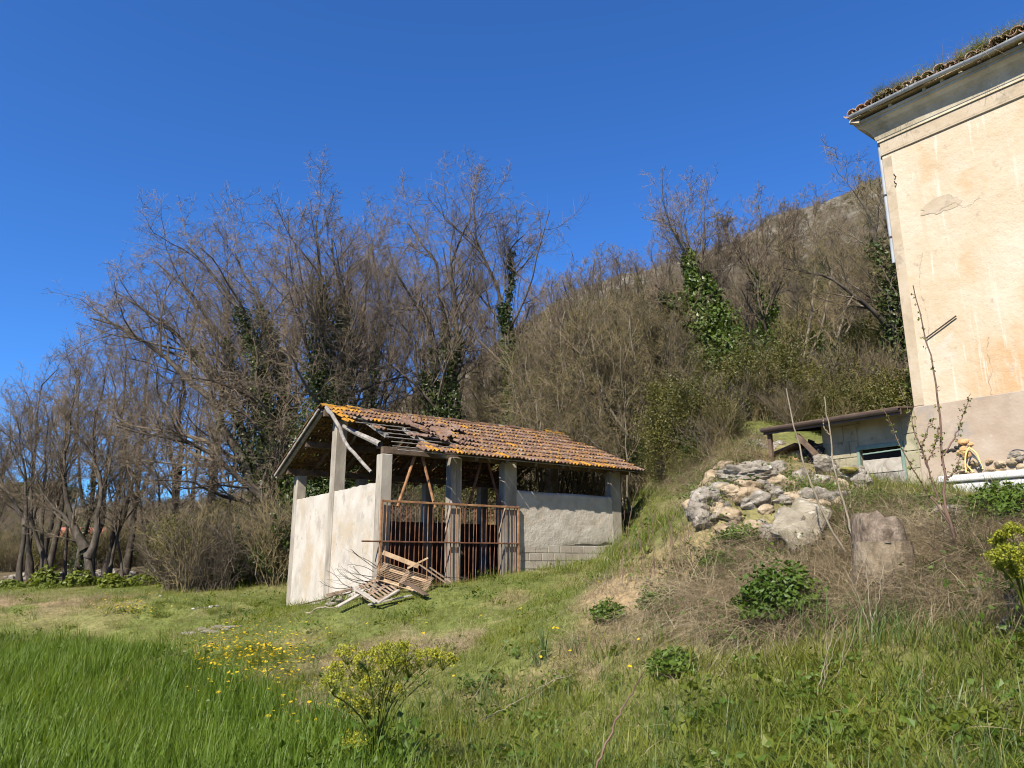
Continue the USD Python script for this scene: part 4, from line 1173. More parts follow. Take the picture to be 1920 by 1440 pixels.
t9 = [(stem([(1690, 700), (1670, 572), (1650, 478), (1630, 409), (1600, 358)], 24), .17, .02),
      (stem([(1700, 690), (1690, 555), (1668, 460), (1655, 392)], 24, dy=1), .15, .02),
      (stem([(1690, 640), (1630, 576), (1580, 541), (1520, 510), (1470, 503)], 24, drop=False, dy=-1), .11, .015)]
tree('brown bare tree leaning out from behind the house corner', t9, 29, lv=(14, 9, 6, 4), lf=(.4, .5, .5, .6), trop=(.5, .35, .2, .1), tmin=.25, ang=(20, 50), twigm='twig_warm',
     ivy=[(0, 1800, .7, .45, .3, .75), (1, 2200, .8, .5, .25, .75)], ivy_mat='ivy')
# row of small trees along the far left edge of the field
row = [
    ([[(40, 1092), (38, 1050), (48, 984), (50, 932), (40, 850), (30, 780)], [(48, 984), (20, 930), (-15, 880), (-40, 840)]], 'slender dark tree, leftmost of the row behind the field', .12),
    ([[(92, 1082), (81, 1042), (69, 1000), (55, 950), (60, 880), (50, 800)], [(76, 1084), (80, 1026), (83, 963), (79, 921), (90, 830), (85, 760)]], 'pair of crossing dark trunks near the left end of the row', .12),
    ([[(122, 1096), (122, 1057), (126, 1009), (125, 940), (120, 850), (130, 770)]], 'single thin upright trunk right of the crossing pair', .08),
    ([[(170, 1088), (167, 1046), (150, 1020), (133, 984), (94, 942), (70, 900)], [(167, 1046), (180, 1000), (190, 930), (175, 850), (180, 770)], [(160, 1030), (140, 990), (120, 900), (130, 820), (140, 750)]], 'thick forked tree with a sawn stub in front of the red roofed hut', .20),
    ([[(198, 1086), (212, 1040), (220, 1010), (232, 930), (240, 850)], [(230, 1086), (222, 1030), (216, 990), (205, 900)]], 'two thin trunks leaning together right of the sawn stub tree', .08),
    ([[(286, 1096), (279, 1057), (272, 1000), (262, 930), (240, 860)]], 'straight dark trunk left of the leaning ivy stems', .10),
    ([[(304, 1096), (296, 1060), (290, 1010), (300, 940), (285, 870)], [(334, 1100), (318, 1060), (305, 1010), (285, 940)]], 'cluster of dark trunks nearest the left of the barn', .12)]
for k, (ss, lab, r) in enumerate(row):
    yy = 31 + (k % 3) * .9
    tree(lab, [(stem(s, yy, drop=(i == 0 or s[0][1] > 1075)), r * (1 if i == 0 else .75), .018) for i, s in enumerate(ss)], 40 + k, lv=(11, 8, 6, 3), lf=(.42, .5, .5, .6), trop=(.4, .3, .15, .1), tmin=.38, ang=(25, 60),
         ivy=[(0, 250, .25, .15, .0, .3)] if k > 4 else ())
extra = [([[(175, 1060), (190, 960), (200, 860), (215, 760), (205, 690)], [(200, 1060), (235, 950), (260, 850), (270, 760)]], 35, 'pale grey bare tree behind the left row of trunks', .14),
         ([[(60, 1060), (50, 950), (65, 850), (75, 740), (110, 690)], [(80, 1060), (110, 930), (140, 830), (150, 720)]], 36, 'grey bare tree standing behind the two crossing trunks', .14),
         ([[(330, 1070), (330, 950), (320, 850), (300, 740), (280, 660)], [(345, 1070), (360, 930), (372, 820), (360, 700)]], 35, 'bare tree inside the tangle left of the barn', .15),
         ([[(-30, 1080), (-20, 980), (0, 900), (20, 800)], [(-20, 1080), (-30, 960), (-40, 860)]], 33, 'small bare tree cut by the left frame edge', .10),
         ([[(420, 1070), (430, 960), (440, 850), (455, 760)]], 34, 'thin tree deep in the shade behind the leaning trunk', .10)]
for k, (ss, yy, lab, r) in enumerate(extra):
    tree(lab, [(stem(s, yy), r, .018) for s in ss], 60 + k, lv=(10, 8, 6, 3), lf=(.42, .5, .5, .6), trop=(.5, .35, .15, .1), tmin=.3, ang=(22, 52))
# saplings on the slope: one of each form, then copies
sap = []
for k in range(5):
    r_ = np.random.default_rng(80 + k)
    st = []
    for i in range(3 + k % 3):
        b = np.r_[r_.normal(0, .35, 2), -.3]; a = r_.uniform(0, 6.28); ln = r_.uniform(.06, .34)
        h = r_.uniform(4.6, 7.2)
        tip = b + np.array([math.cos(a) * ln * h, math.sin(a) * ln * h, h])
        st.append((b, tip, r_.uniform(.03, .06)))
    sap.append(st)
SAPX = []
r_ = np.random.default_rng(99)
spots = []
for px in np.linspace(985, 1690, 22):
    for y in (26.5, 30, 34, 39):
        p = at(px + r_.uniform(-16, 16), 700, y + r_.uniform(-1.6, 1.6))
        spots.append((p[0], p[1]))
for px in np.linspace(560, 960, 9):
    for y in (36, 41):
        p = at(px + r_.uniform(-16, 16), 700, y + r_.uniform(-1.6, 1.6)); spots.append((p[0], p[1]))
for px in np.linspace(1000, 1240, 8):
    p = at(px, 700, 24.5 + r_.uniform(-.8, .8)); spots.append((p[0], p[1]))
proto = [None] * 5
LIM = np.array([[500, 720], [900, 680], (985, 640), (1060, 590), (1130, 565), (1230, 560), (1275, 740), (1450, 740), (1480, 640), (1690, 640)])
for i, (x, y) in enumerate(spots):
    k = i % 5
    z = H(x, y)
    d_ = np.array([x, y, z + 6.3]) - [0, 0, EYE]
    lim = np.interp(960 + FPX * x / (y * math.cos(PITCH) + (z + 3) * math.sin(PITCH)), LIM[:, 0], LIM[:, 1]) + r_.uniform(-25, 45)
    zmax = at(960, lim, y)[2]
    sc_ = min(r_.uniform(.75, 1.2), (zmax - z) / 6.3)
    if sc_ < .35 and proto[k] is not None:
        continue
    if proto[k] is None:
        st = [(np.array([b + [x, y, z], (b * .5 + t * .5) + r_.normal(0, .15, 3) + [x, y, z], t + [x, y, z]]), r, .010) for b, t, r in sap[k]]
        proto[k] = tree('slender bare sapling clump among the scrub of the wooded slope', st, 90 + k, lv=(11, 7, 4, 2), lf=(.34, .5, .5, .6), trop=(.35, .1, .0, .0), tmin=.3, ang=(30, 75), bark='bark_pale' if k < 2 else 'bark', twigm='twig_warm',
                        name='bare_sapling', cat='sapling', group='saplings on the wooded slope', rmin=.004, buds=2200)
    else:
        copy_of(proto[k], (x, y, z), r_.uniform(0, 6.28), max(sc_, .35) * np.array([1, 1, 1]))
# skyline trees thin against the sky behind the ridge of the slope
sky = [(1050, 565, 44, 11), (1110, 470, 46, 13), (1170, 470, 48, 12.5), (1225, 455, 50, 12), (1000, 560, 44, 10), (1090, 520, 50, 10), (760, 640, 42, 9), (700, 560, 45, 13), (905, 560, 44, 12), (1030, 530, 47, 12), (1145, 490, 47, 12), (1200, 480, 49, 12), (1075, 500, 48, 12), (1255, 450, 50, 12), (970, 590, 45, 12), (1125, 520, 44, 12)]
lab = ['thin bare tree breaking the skyline above the barn roof end']
first = None
for i, (px, py, y, h) in enumerate(sky):
    p = at(px, py, y); z = H(p[0], p[1]); h = max(6., p[2] - z)
    if first is None:
        st = [(np.array([[p[0], p[1], z - .3], [p[0] + .2, p[1], z + h * .5], [p[0] - .2, p[1], z + h * .93]]), .14, .02), (np.array([[p[0], p[1], z + h * .3], [p[0] + .6, p[1], z + h * .6], [p[0] + 1.0, p[1], z + h * .9]]), .08, .015)]
        first = tree('thin bare tree breaking the skyline of the wooded slope', st, 130, lv=(10, 7, 6, 3), lf=(.34, .5, .5, .6), trop=(.7, .45, .2, .1), tmin=.35, ang=(18, 48), group='thin skyline trees of the wooded slope')
        h0 = h
    else:
        copy_of(first, (p[0], p[1], z), i * 2.1, (h / h0) * np.array([1, 1, 1]))

grove = [(150, 640, 38), (210, 590, 40), (300, 520, 38), (370, 480, 40), (440, 470, 39), (520, 450, 41), (575, 460, 38), (660, 470, 40), (735, 460, 41), (790, 440, 39), (850, 440, 41), (930, 470, 40), (1000, 520, 38), (1040, 540, 42), (250, 700, 34), (100, 760, 39), (20, 800, 40), (1290, 440, 36), (1370, 440, 38), (1480, 450, 37), (1330, 450, 36), (1560, 440, 33), (1590, 420, 30), (1410, 460, 33)]
gp_ = [None, None, None]; gh = [1, 1, 1]
gl = ['bare tree of upright habit in the grove behind the front row', 'bare tree of spreading habit in the grove behind the front row', 'bare forked tree in the grove behind the front row']
r_ = np.random.default_rng(171)
for i, (px, py, y) in enumerate(grove):
    k = i % 3
    p = at(px, py, y); z = H(p[0], p[1]); h = max(4., p[2] - z)
    if gp_[k] is None:
        b = np.array([p[0], p[1], z])
        st = [(b + np.array([[0, 0, -.3], [.15, 0, h * .3], [-.1, .1, h * .6], [.25, 0, h * .86]]), .17, .02)]
        if k != 0:
            st += [(b + np.array([[.05, 0, h * .15], [.7, .2, h * .4], [1.1, .4, h * .62], [1.7, .2, h * .8]]), .11, .018), (b + np.array([[0, .1, h * .22], [-.8, -.2, h * .45], [-1.1, -.3, h * .7], [-1.6, -.1, h * .84]]), .10, .018)]
        gp_[k] = tree(gl[k], st, 180 + k, lv=(14, 8, 6, 3), lf=((.30, .36, .34)[k], .5, .5, .6), trop=(.8 - .2 * k, .45, .2, .1), tmin=.25, ang=(20, 52), group='grove of bare trees behind the front row', ivy=[(0, 1300, .6, .25, .0, .5)] if k == 1 else ())
        gh[k] = h
    else:
        copy_of(gp_[k], (p[0], p[1], z), r_.uniform(0, 6.28), h / gh[k])

pale = [([(1195, 880), (1165, 800), (1132, 740), (1115, 660), (1100, 600)], 24.5, 'pale trunk leaning left just above the barn roof end'), ([(1215, 870), (1206, 760), (1190, 680), (1180, 590)], 25, 'pale upright trunk right of the leaning one above the barn'),
        ([(1240, 850), (1226, 740), (1214, 650), (1220, 570)], 26, 'thin pale trunk in the middle of the slope stand'), ([(1258, 830), (1246, 740), (1226, 640), (1232, 560)], 26.5, 'pale trunk with a kink in the slope stand'),
        ([(1292, 840), (1272, 740), (1264, 640), (1280, 560)], 26, 'rightmost pale trunk of the slope stand left of the bright ivy'), ([(1155, 860), (1140, 800), (1122, 720), (1085, 640)], 25, 'leftmost pale trunk of the slope stand'),
        ([(1075, 830), (1070, 740), (1050, 660), (1060, 580)], 27, 'grey trunk rising behind the middle of the barn ridge'), ([(1020, 820), (1015, 740), (1035, 650), (1025, 560)], 28, 'grey trunk behind the barn ridge right of the forked ivy tree'),
        ([(1500, 800), (1505, 700), (1520, 600), (1530, 500), (1525, 420)], 27, 'slim grey tree between the hillside and the leaning brown tree'), ([(1545, 800), (1560, 680), (1585, 580), (1592, 480)], 26, 'slim tree just left of the house with a thin crown'),
        ([(1400, 800), (1408, 700), (1400, 600), (1412, 500)], 28, 'slim tree right beside the bright ivy mass')]
for k, (L, y, lab_) in enumerate(pale):
    tree(lab_, [(stem(L, y), .085, .018), (stem([(L[1][0], L[1][1]), (L[2][0] + 24, L[2][1] - 10), (L[-1][0] + 42, L[-1][1] + 20)], y + .3, drop=False), .05, .014)], 210 + k, lv=(12, 7, 5, 3), lf=(.34, .5, .5, .6), trop=(.4, .25, .1, .0), tmin=.35, ang=(25, 60), bark='bark_pale', twigm='twig_warm' if k < 6 else 'twig', buds=1500 if k < 7 else 0,
         ivy=[(0, 700, .4, .2, .0, .45)] if k in (3, 9) else ())
# ------------------------------------------------------------------ ground cover
def pix(P):
    P = np.atleast_2d(P).astype(float) - [0, 0, EYE]
    c, s = math.cos(PITCH), math.sin(PITCH)
    d = P[:, 1] * c + P[:, 2] * s; u = -P[:, 1] * s + P[:, 2] * c
    return 960 + FPX * P[:, 0] / d, 720 - FPX * u / d


def scatter(name, protos, P, seed, scl=(.8, 1.2), tilt=.08, label=None, cat=None, idx=None, up=None):
    rng = np.random.default_rng(seed)
    P = np.asarray(P, float); n = len(P)
    pi = UsdGeom.PointInstancer.Define(stage, numbered('/World', name))
    base = str(pi.GetPath())
    for k, (m, mm) in enumerate(protos):
        me = m.mesh() if isinstance(m, MB) else m
        p = usdkit.mesh(stage, f'{base}/tuft_{k:03d}' if k else f'{base}/tuft', me, M[mm])
        pi.GetPrototypesRel().AddTarget(p.GetPath())
    a = rng.uniform(0, 2 * np.pi, n); tx, ty = rng.normal(0, tilt, (2, n))
    qz = np.stack([np.cos(a / 2), 0 * a, 0 * a, np.sin(a / 2)], 1)
    qt = np.stack([np.ones(n), tx / 2, ty / 2, np.zeros(n)], 1); qt /= np.linalg.norm(qt, axis=1, keepdims=True)
    w1, x1, y1, z1 = qt.T; w2, x2, y2, z2 = qz.T
    Q = np.stack([w1 * w2 - x1 * x2 - y1 * y2 - z1 * z2, w1 * x2 + x1 * w2 + y1 * z2 - z1 * y2, w1 * y2 - x1 * z2 + y1 * w2 + z1 * x2, w1 * z2 + x1 * y2 - y1 * x2 + z1 * w2], 1)
    s = rng.uniform(scl[0], scl[1], n) if np.ndim(scl) == 1 and len(scl) == 2 else np.asarray(scl)
    pi.CreatePositionsAttr(Vt.Vec3fArray.FromNumpy(P.astype(np.float32)))
    pi.CreateOrientationsAttr(Vt.QuathArray([Gf.Quath(*map(float, q)) for q in Q]))
    pi.CreateScalesAttr(Vt.Vec3fArray.FromNumpy(np.repeat(s[:, None], 3, 1).astype(np.float32)))
    pi.CreateProtoIndicesAttr(Vt.IntArray.FromNumpy((rng.integers(0, len(protos), n) if idx is None else np.asarray(idx)).astype(np.int32)))
    return tag(pi.GetPrim(), label, cat, kind='stuff')


def blades(n, spread, h, w, bend, rng, seg=4, droop=0.0):
    """A tuft of grass blades: strips that narrow to a tip."""
    b = np.c_[rng.normal(0, spread * .5, (n, 2)), np.zeros(n)]
    a = rng.uniform(0, 2 * np.pi, n); hh = rng.uniform(h[0], h[1], n); ww = rng.uniform(w[0], w[1], n)
    out = np.stack([np.cos(a), np.sin(a), 0 * a], 1); side = np.stack([-np.sin(a), np.cos(a), 0 * a], 1)
    be = rng.uniform(bend[0], bend[1], n)
    V = []
    for k in range(seg + 1):
        t = k / seg
        c = b + out * (be * hh * t * t)[:, None] + np.array([0, 0, 1.]) * (hh * (t - (.35 * be + droop) * t * t * np.minimum(be, 1.2)))[:, None]
        wd = (ww * (1 - t ** 1.6) * (.6 + .4 * min(1, t * 4)) + .0004)[:, None] * .5
        V += [c - side * wd, c + side * wd]
    V = np.stack(V, 1)
    m = 2 * (seg + 1)
    f = []
    for k in range(seg):
        f += [[2 * k, 2 * k + 1, 2 * k + 3], [2 * k, 2 * k + 3, 2 * k + 2]]
    F = (np.arange(n)[:, None, None] * m + np.array(f)[None]).reshape(-1, 3)
    v = V.reshape(-1, 3)
    v[:, 2] -= .02
    return v, F


def leafclump(n, r, h, size, rng, stems=6):
    C = np.c_[rng.normal(0, r * .5, (n, 2)), h * rng.random(n) ** .7]
    v, f = leaves(C, size, rng, 1.3, None, .8)
    return v, f


def field(x0, x1, y0, y1, sp, rng):
    """Jittered grid whose spacing grows with distance."""
    out = []
    y = y0
    while y < y1:
        s = sp(y)
        xs = np.arange(max(x0, -.78 * y - 1), min(x1, .78 * y + 1), s)
        out.append(np.c_[xs + rng.uniform(-.5, .5, len(xs)) * s, np.full(len(xs), y) + rng.uniform(-.5, .5, len(xs)) * s])
        y += s
    return np.vstack(out)


rng = np.random.default_rng(300)
ground3 = lambda xy: np.c_[xy, H(xy[:, 0], xy[:, 1])]
# --- green corn field on the left
pts = field(-22, 0, 3.0, 20.4, lambda y: .15 + .009 * y, rng)
edge = .35 * (meshkit.fbm(np.c_[pts * .8, pts[:, :1] * 0] + 3, 3, 4) - .5)
pts = pts[inpoly(WHEAT, pts[:, 0] + edge * 2, pts[:, 1] + edge)]
pr = [(blades(34, .26, (.28, .52), (.010, .020), (.1, .8), rng, 5), 'wheat') for _ in range(6)]
pr += [(blades(30, .28, (.2, .45), (.008, .014), (.5, 1.6), rng, 5, .15), 'grass'), (blades(16, .3, (.15, .4), (.004, .008), (.6, 2.0), rng, 5, .2), 'straw')]
pr += [(leafclump(30, .24, .34, .06, rng), 'bush')]
wi = rng.choice(9, len(pts), p=[.125] * 6 + [.16, .06, .03])
scatter('young_wheat', pr, ground3(pts), 1, (.7, 1.12), .12, 'dense young green wheat filling the field at the left', 'wheat', idx=wi)

# --- zones of the slope in photograph space
BANK = [(1190, 1150), (1215, 1090), (1262, 1040), (1296, 985), (1302, 890), (1420, 880), (1560, 905), (1650, 950), (1920, 960), (1940, 1180), (1700, 1165), (1560, 1180), (1420, 1235), (1290, 1215)]
allp = field(-20, 10, 3.0, 29.5, lambda y: .105 + .0095 * y, rng)
G3 = ground3(allp)
PX, PY = pix(G3)
bu_ = (allp - BO[:2]) @ BA[:2]; bv_ = (allp - BO[:2]) @ BB[:2]
hs_ = (allp - HO[:2]) @ HS[:2]; ht_ = (allp - HO[:2]) @ HT[:2]
ok = ~inpoly(WHEAT, allp[:, 0], allp[:, 1]) & ~((bu_ > -.1) & (bu_ < BW + .05) & (bv_ > -.02) & (bv_ < BL + .05)) & ~((ht_ < .05) & (hs_ > -5)) & (PX > -60) & (PX < 1990) & (PY < 1560)
allp, G3, PX, PY = allp[ok], G3[ok], PX[ok], PY[ok]
HEAP = [(1306, 1005), (1296, 925), (1345, 880), (1480, 872), (1545, 868), (1640, 892), (1640, 925), (1560, 960), (1545, 1010), (1440, 1020)]
heap_ = inpoly(HEAP, PX, PY)
inbank = inpoly(BANK, PX, PY)
dr_ = dryness(allp[:, 0], allp[:, 1])
nz = meshkit.fbm(np.c_[allp * 1.1, allp[:, :1] * 0] + 61, 4, 13)
nz2 = meshkit.fbm(np.c_[allp * 2.7, allp[:, :1] * 0] + 17, 3, 23)
u = rng.random(len(allp))
# lush foreground at the right and along the field edge
lush = np.clip((PY - 1150 - .16 * (1300 - PX)) / 130, 0, 1)
lush = np.maximum(lush, np.exp(-((PX - 560 - (1400 - PY) * -.5) / 160) ** 2) * (PY > 1220))
lush = np.maximum(lush, (PY < 1160) & (PX < 560) & (PY > 1125) & (PX > 180))
terr = (PX > 1560) & (PY < 985)
strip = (PX > 1120) & (PX < 1320) & (PY > 890) & (PY < 1090) & ~inbank
short = ~inbank & ~heap_ & (u > .86 * dr_) & ~terr
pr = [(blades(46, .26, (.04, .13), (.004, .008), (.3, 1.4), rng, 3), 'grass') for _ in range(4)]
scatter('short_grass', pr, G3[short], 2, (.8, 1.5), .2, 'short patchy green grass on the slope below the barn', 'grass')
tall = (~inbank & (u < .75 * lush * np.clip((nz - .30) * 4, .15, 1))) | (strip & (u < .5)) | (terr & (u < .4)) | (~inbank & (u > .93) & (nz2 > .55))
pr = [(blades(38, .24, (.14, .40), (.006, .013), (.3, 1.3), rng, 5, .1), 'grass') for _ in range(4)] + [(blades(26, .16, (.2, .46), (.007, .012), (.2, .8), rng, 5), 'grass_blue') for _ in range(1)]
scatter('tall_grass', pr, G3[tall], 3, (.6, 1.1), .15, 'long fresh grass in the foreground and below the stones', 'grass')
dry = (~inbank & (u < .9 * dr_)) | (~inbank & (rng.random(len(u)) < .10))
pr = [(blades(34, .30, (.05, .2), (.003, .006), (.8, 2.4), rng, 4), 'straw') for _ in range(4)]
dk = ~inbank & ~heap_ & (dr_ > .45)
scatter('dry_grass', pr, np.vstack([G3[dry], G3[dk] + [.06, .04, 0], G3[dk] + [-.05, .05, 0]]), 4, (.7, 1.3), .3, 'dry straw coloured grass in worn patches of the slope', 'grass')
weed = ~inbank & (rng.random(len(u)) < .42 * np.clip((nz2 - .42) * 5, 0, 1) * (.25 + .75 * lush)) & ~terr
pr = [(leafclump(26, .22, .16, .055, rng), 'bush') for _ in range(3)] + [(leafclump(22, .2, .1, .075, rng), 'grass')]
scatter('leafy_weeds', pr, G3[weed], 5, (.6, 1.3), .2, 'low leafy weeds among the grass of the slope', 'weeds')
# --- dry tangle on the bank
bm = inbank & (~heap_ | (rng.random(len(u)) < .25))
bm2 = inbank & ~heap_ & (rng.random(len(u)) < .7)
pr = [(blades(40, .26, (.25, .75), (.003, .007), (.7, 2.2), rng, 6, .25), 'straw') for _ in range(4)] + [(blades(34, .22, (.2, .6), (.003, .006), (.6, 2.0), rng, 6, .2), 'straw_dark') for _ in range(3)]
xt = [on(rng.uniform(1215, 1440), rng.uniform(815, 925)) for _ in range(520)]
xt = np.array([p for p in xt if p[1] < 24])
hx2, hy2 = pix(xt)
xt = xt[~inpoly(HEAP, hx2, hy2)]
scatter('dry_stems', pr, np.vstack([xt, G3[bm], G3[bm][::2] + [.05, .03, 0], G3[bm2] + rng.normal(0, .05, (bm2.sum(), 3)) * [1, 1, 0]]), 6, (.6, 1.15), .3, 'tangle of long dry grass stems hanging over the stony bank', 'dry grass')
bg = inbank & (rng.random(len(u)) < .75 * np.clip((nz - .38) * 6, 0, 1))
pr = [(leafclump(34, .22, .16, .05, rng), 'bush') for _ in range(3)]
xt = np.array([on(rng.uniform(1215, 1420), rng.uniform(815, 925)) for _ in range(200)])
scatter('bank_weeds', pr, np.vstack([G3[bg], xt]), 7, (.6, 1.2), .25, 'green nettle leaves growing through the dry bank', 'weeds')
# --- yellow flowers
fl = []
for _ in range(620):
    x, y = rng.normal(470, 75), rng.normal(1250, 34)
    if y > 1190 and x > 350 + (1250 - y) * .2:
        fl.append(on(x, y))
for _ in range(60):
    fl.append(on(rng.uniform(500, 700), rng.uniform(1290, 1420)))
for _ in range(130):
    fl.append(on(rng.normal(240, 40), rng.normal(1155, 10)))
for _ in range(30):
    fl.append(on(rng.uniform(700, 1300), rng.uniform(1120, 1300)))


def flower(rng, h):
    mb = MB()
    mb.add(*tubes(np.array([[0, 0, -.02], [.01, 0, h * .5], [.02, .01, h]]), np.array([.002, .002, .0015]), 3))
    a = np.linspace(0, 2 * np.pi, 9, endpoint=False)
    r = .021
    v = [[.02, .01, h + .004]] + [[.02 + r * math.cos(x), .01 + r * math.sin(x), h + .009 + .004 * (k % 2)] for k, x in enumerate(a)]
    return mb, (np.array(v), np.array([[0, k + 1, (k + 1) % 9 + 1] for k in range(9)]))


prf_ = []
idx = rng.integers(0, 2, len(fl))
for h in (.20, .30):
    _, fm = flower(rng, h)
    prf_.append((fm, 'petal'))
fl = np.array(fl)
fl = np.where(np.arange(len(fl))[:, None] >= 0, fl, fl)
scatter('yellow_flowers', prf_, fl, 8, (.8, 1.4), .25, 'small yellow flowers along the edge of the wheat field', 'flowers')

# ------------------------------------------------------------------ undergrowth of the wood
def twigbush(rng, h, r, k, mb=None):
    n = 6
    a = rng.uniform(0, 6.28, k); l = rng.uniform(.2, 1, k) * r
    P = np.array([np.array([rng.normal(0, .12 * r), rng.normal(0, .12 * r), -.1]) + np.linspace(0, 1, n)[:, None] ** np.array([1.2, 1.2, .9]) * np.array([math.cos(x) * y, math.sin(x) * y, h * rng.uniform(.6, 1)]) for x, y in zip(a, l)])
    P[:, 1:] += rng.normal(0, .04 * h, P[:, 1:].shape)
    R = np.full((k, 1), .012) * np.linspace(1, .4, n)
    P2, R2 = sprout(P, R, 8, rng, .2, (20, 60), .45, 3, .3, .6, .005)
    P3, R3 = sprout(P2, R2, 4, rng, .2, (20, 60), .5, 2, .2, .6, .004)
    mb = MB().add(*tubes(P, R, 4)).add(*tubes(P2, R2, 3)).add(*tubes(P3, R3, 3))
    return mb, P2.reshape(-1, 3), P3.reshape(-1, 3)


r_ = np.random.default_rng(401)
bare = [(twigbush(r_, 1.9, 1.0, 16)[0], 'twig_warm') for _ in range(2)] + [(twigbush(r_, 1.6, 1.1, 16)[0], 'branch') for _ in range(2)]
leafy = []
for k in range(3):
    mb, a, b = twigbush(r_, 1.7, 1.1, 14)
    c = np.vstack([b, a, b + r_.normal(0, .05, b.shape)])
    leafy.append((leaves(c, .055, r_, .5), 'scrub_leaf'))
green = []
for k in range(2):
    mb, a, b = twigbush(r_, 1.3, 1.1, 14)
    c = np.vstack([b, a, a + r_.normal(0, .06, a.shape)])
    green.append((leaves(c, .09, r_, .5), 'ivy'))
prot = bare + leafy + green
sp, ix = [], []
r_ = np.random.default_rng(402)
for y in np.arange(22.5, 62, 1.15):
    for x in np.arange(-16, .74 * y + 1, 1.05 + y * .012):
        p = np.array([x + r_.uniform(-.5, .5), y + r_.uniform(-.5, .5)])
        b1, b2 = (p - BO[:2]) @ BA[:2], (p - BO[:2]) @ BB[:2]
        s1, t1_ = (p - HO[:2]) @ HS[:2], (p - HO[:2]) @ HT[:2]
        if -1.5 < b1 < BW + 1.0 and b2 < BL + 1.6:
            continue
        if b1 < -1.2 and b2 < BL + 1.2 + .25 * max(0, -b1 - 3):
            continue
        if s1 > -5.0 and t1_ > -3.2:
            continue
        if y < 26 and p[0] > 2 and b2 < 9.0 - .0 * p[0]:
            if r_.random() < .55:
                continue
        if p[0] < -5 and y < 34:
            continue
        z = H(*p)
        q_, w_ = pix([[p[0], p[1], z]])
        sp.append([p[0], p[1], z])
        v = r_.random(); gn = meshkit.noise(np.array([p[0] * .25, p[1] * .25, 3.3]))
        if gn > .62:
            ix.append(r_.choice([7, 8, 4, 5]))
        elif v < .38:
            ix.append(r_.integers(4, 7))
        else:
            ix.append(r_.integers(0, 4))
for _ in range(1000):
    qx, qy = r_.uniform(1175, 1715), r_.uniform(700, 912)
    p = on(qx, qy)
    s1, t1_ = (p[:2] - HO[:2]) @ HS[:2], (p[:2] - HO[:2]) @ HT[:2]
    if (s1 > -5.2 and -2.8 < t1_ < 1.0) or (qx > 1395 and t1_ > -2.6) or (qx > 1296 and qy > 884) or p[1] < 12.2:
        continue
    sp.append(p); ix.append(r_.choice(9, p=[.14, .14, .10, .10, .13, .13, .14, .06, .06]))
prot_scale = np.r_[r_.uniform(.7, 1.35, len(sp) - 0)]
prot_scale[-620:] *= .45
scatter('undergrowth', prot, sp, 9, prot_scale, .1, 'brown and olive undergrowth covering the wooded slope', 'undergrowth', idx=ix)
# tangle under the leaning tree, left of the barn
sp, ix = [], []
for _ in range(150):
    px = r_.uniform(330, 560); y = r_.uniform(24.5, 31)
    p = at(px, 1000, y)
    b1, b2 = (p[:2] - BO[:2]) @ BA[:2], (p[:2] - BO[:2]) @ BB[:2]
    if b1 > -1.0 and b2 < BL + 1:
        continue
    sp.append([p[0], p[1], H(p[0], p[1])]); ix.append(r_.choice([0, 1, 2, 3, 4, 5, 7, 8], p=[.12, .12, .31, .31, .04, .03, .035, .035]))
scatter('bramble_tangle', prot, sp, 10, (.75, 1.5), .15, 'tangled brown brambles under the leaning tree beside the barn', 'brambles', idx=ix)
sp, ix = [], []
for _ in range(230):
    px = r_.uniform(-60, 420); y = r_.uniform(44, 66) if px < 300 else r_.uniform(32, 60)
    p = at(px, 1000, y)
    sp.append([p[0], p[1], H(p[0], p[1])]); ix.append(r_.choice([0, 1, 2, 3, 4, 5]))
scatter('thicket', prot, sp, 11, (.8, 1.7), .15, 'bare brown thicket behind the row of small trees', 'undergrowth', idx=ix)
# low scrub all over the far hillside
sp = []
HGm = RegularGridInterpolator((np.arange(MP.shape[0]), np.arange(MP.shape[1])), MP)
a0, a1 = np.searchsorted(az, -.62), np.searchsorted(az, .62)
q = np.c_[46 * r_.random(4600) ** 1.2, r_.uniform(a0, a1, 4600)]
sp = HGm(q)
scatter('hillside_scrub', [(bare[3][0], 'twig'), (bare[2][0], 'twig'), leafy[0]], sp, 12, (.7, 1.7), .1, 'low grey scrub dotted over the far hillside', 'scrub', idx=r_.choice([0, 1, 2], len(sp), p=[.4, .45, .15]))
q = np.c_[r_.uniform(43, 46.5, 150), r_.uniform(np.searchsorted(az, -.66), np.searchsorted(az, -.545), 150)]
scatter('far_pines', green, HGm(q), 13, (3.5, 5.5), .05, 'dark green trees along the distant skyline at the far left', 'trees')
# grass along the eaves of the house
sp = np.array([hq(s, EO + r_.uniform(-.20, .03), zt + .13 + r_.uniform(0, .05)) for s in np.r_[r_.uniform(.25, 4.2, 130), r_.uniform(.3, 1.0, 30), r_.uniform(1.7, 3.4, 60)]])
pr = [(blades(22, .10, (.05, .22), (.004, .008), (.2, 1.2), r_, 4), 'grass') for _ in range(2)] + [(blades(22, .12, (.06, .2), (.003, .006), (.6, 2.2), r_, 4, .2), 'straw') for _ in range(2)]
scatter('eaves_grass', pr, sp, 14, (.9, 1.7), .4, 'grass and moss sprouting along the eaves gutter of the house', 'grass', idx=r_.choice([0, 1, 2, 3], len(sp), p=[.28, .28, .22, .22]))
# ------------------------------------------------------------------ stones of the bank
rng = np.random.default_rng(700)


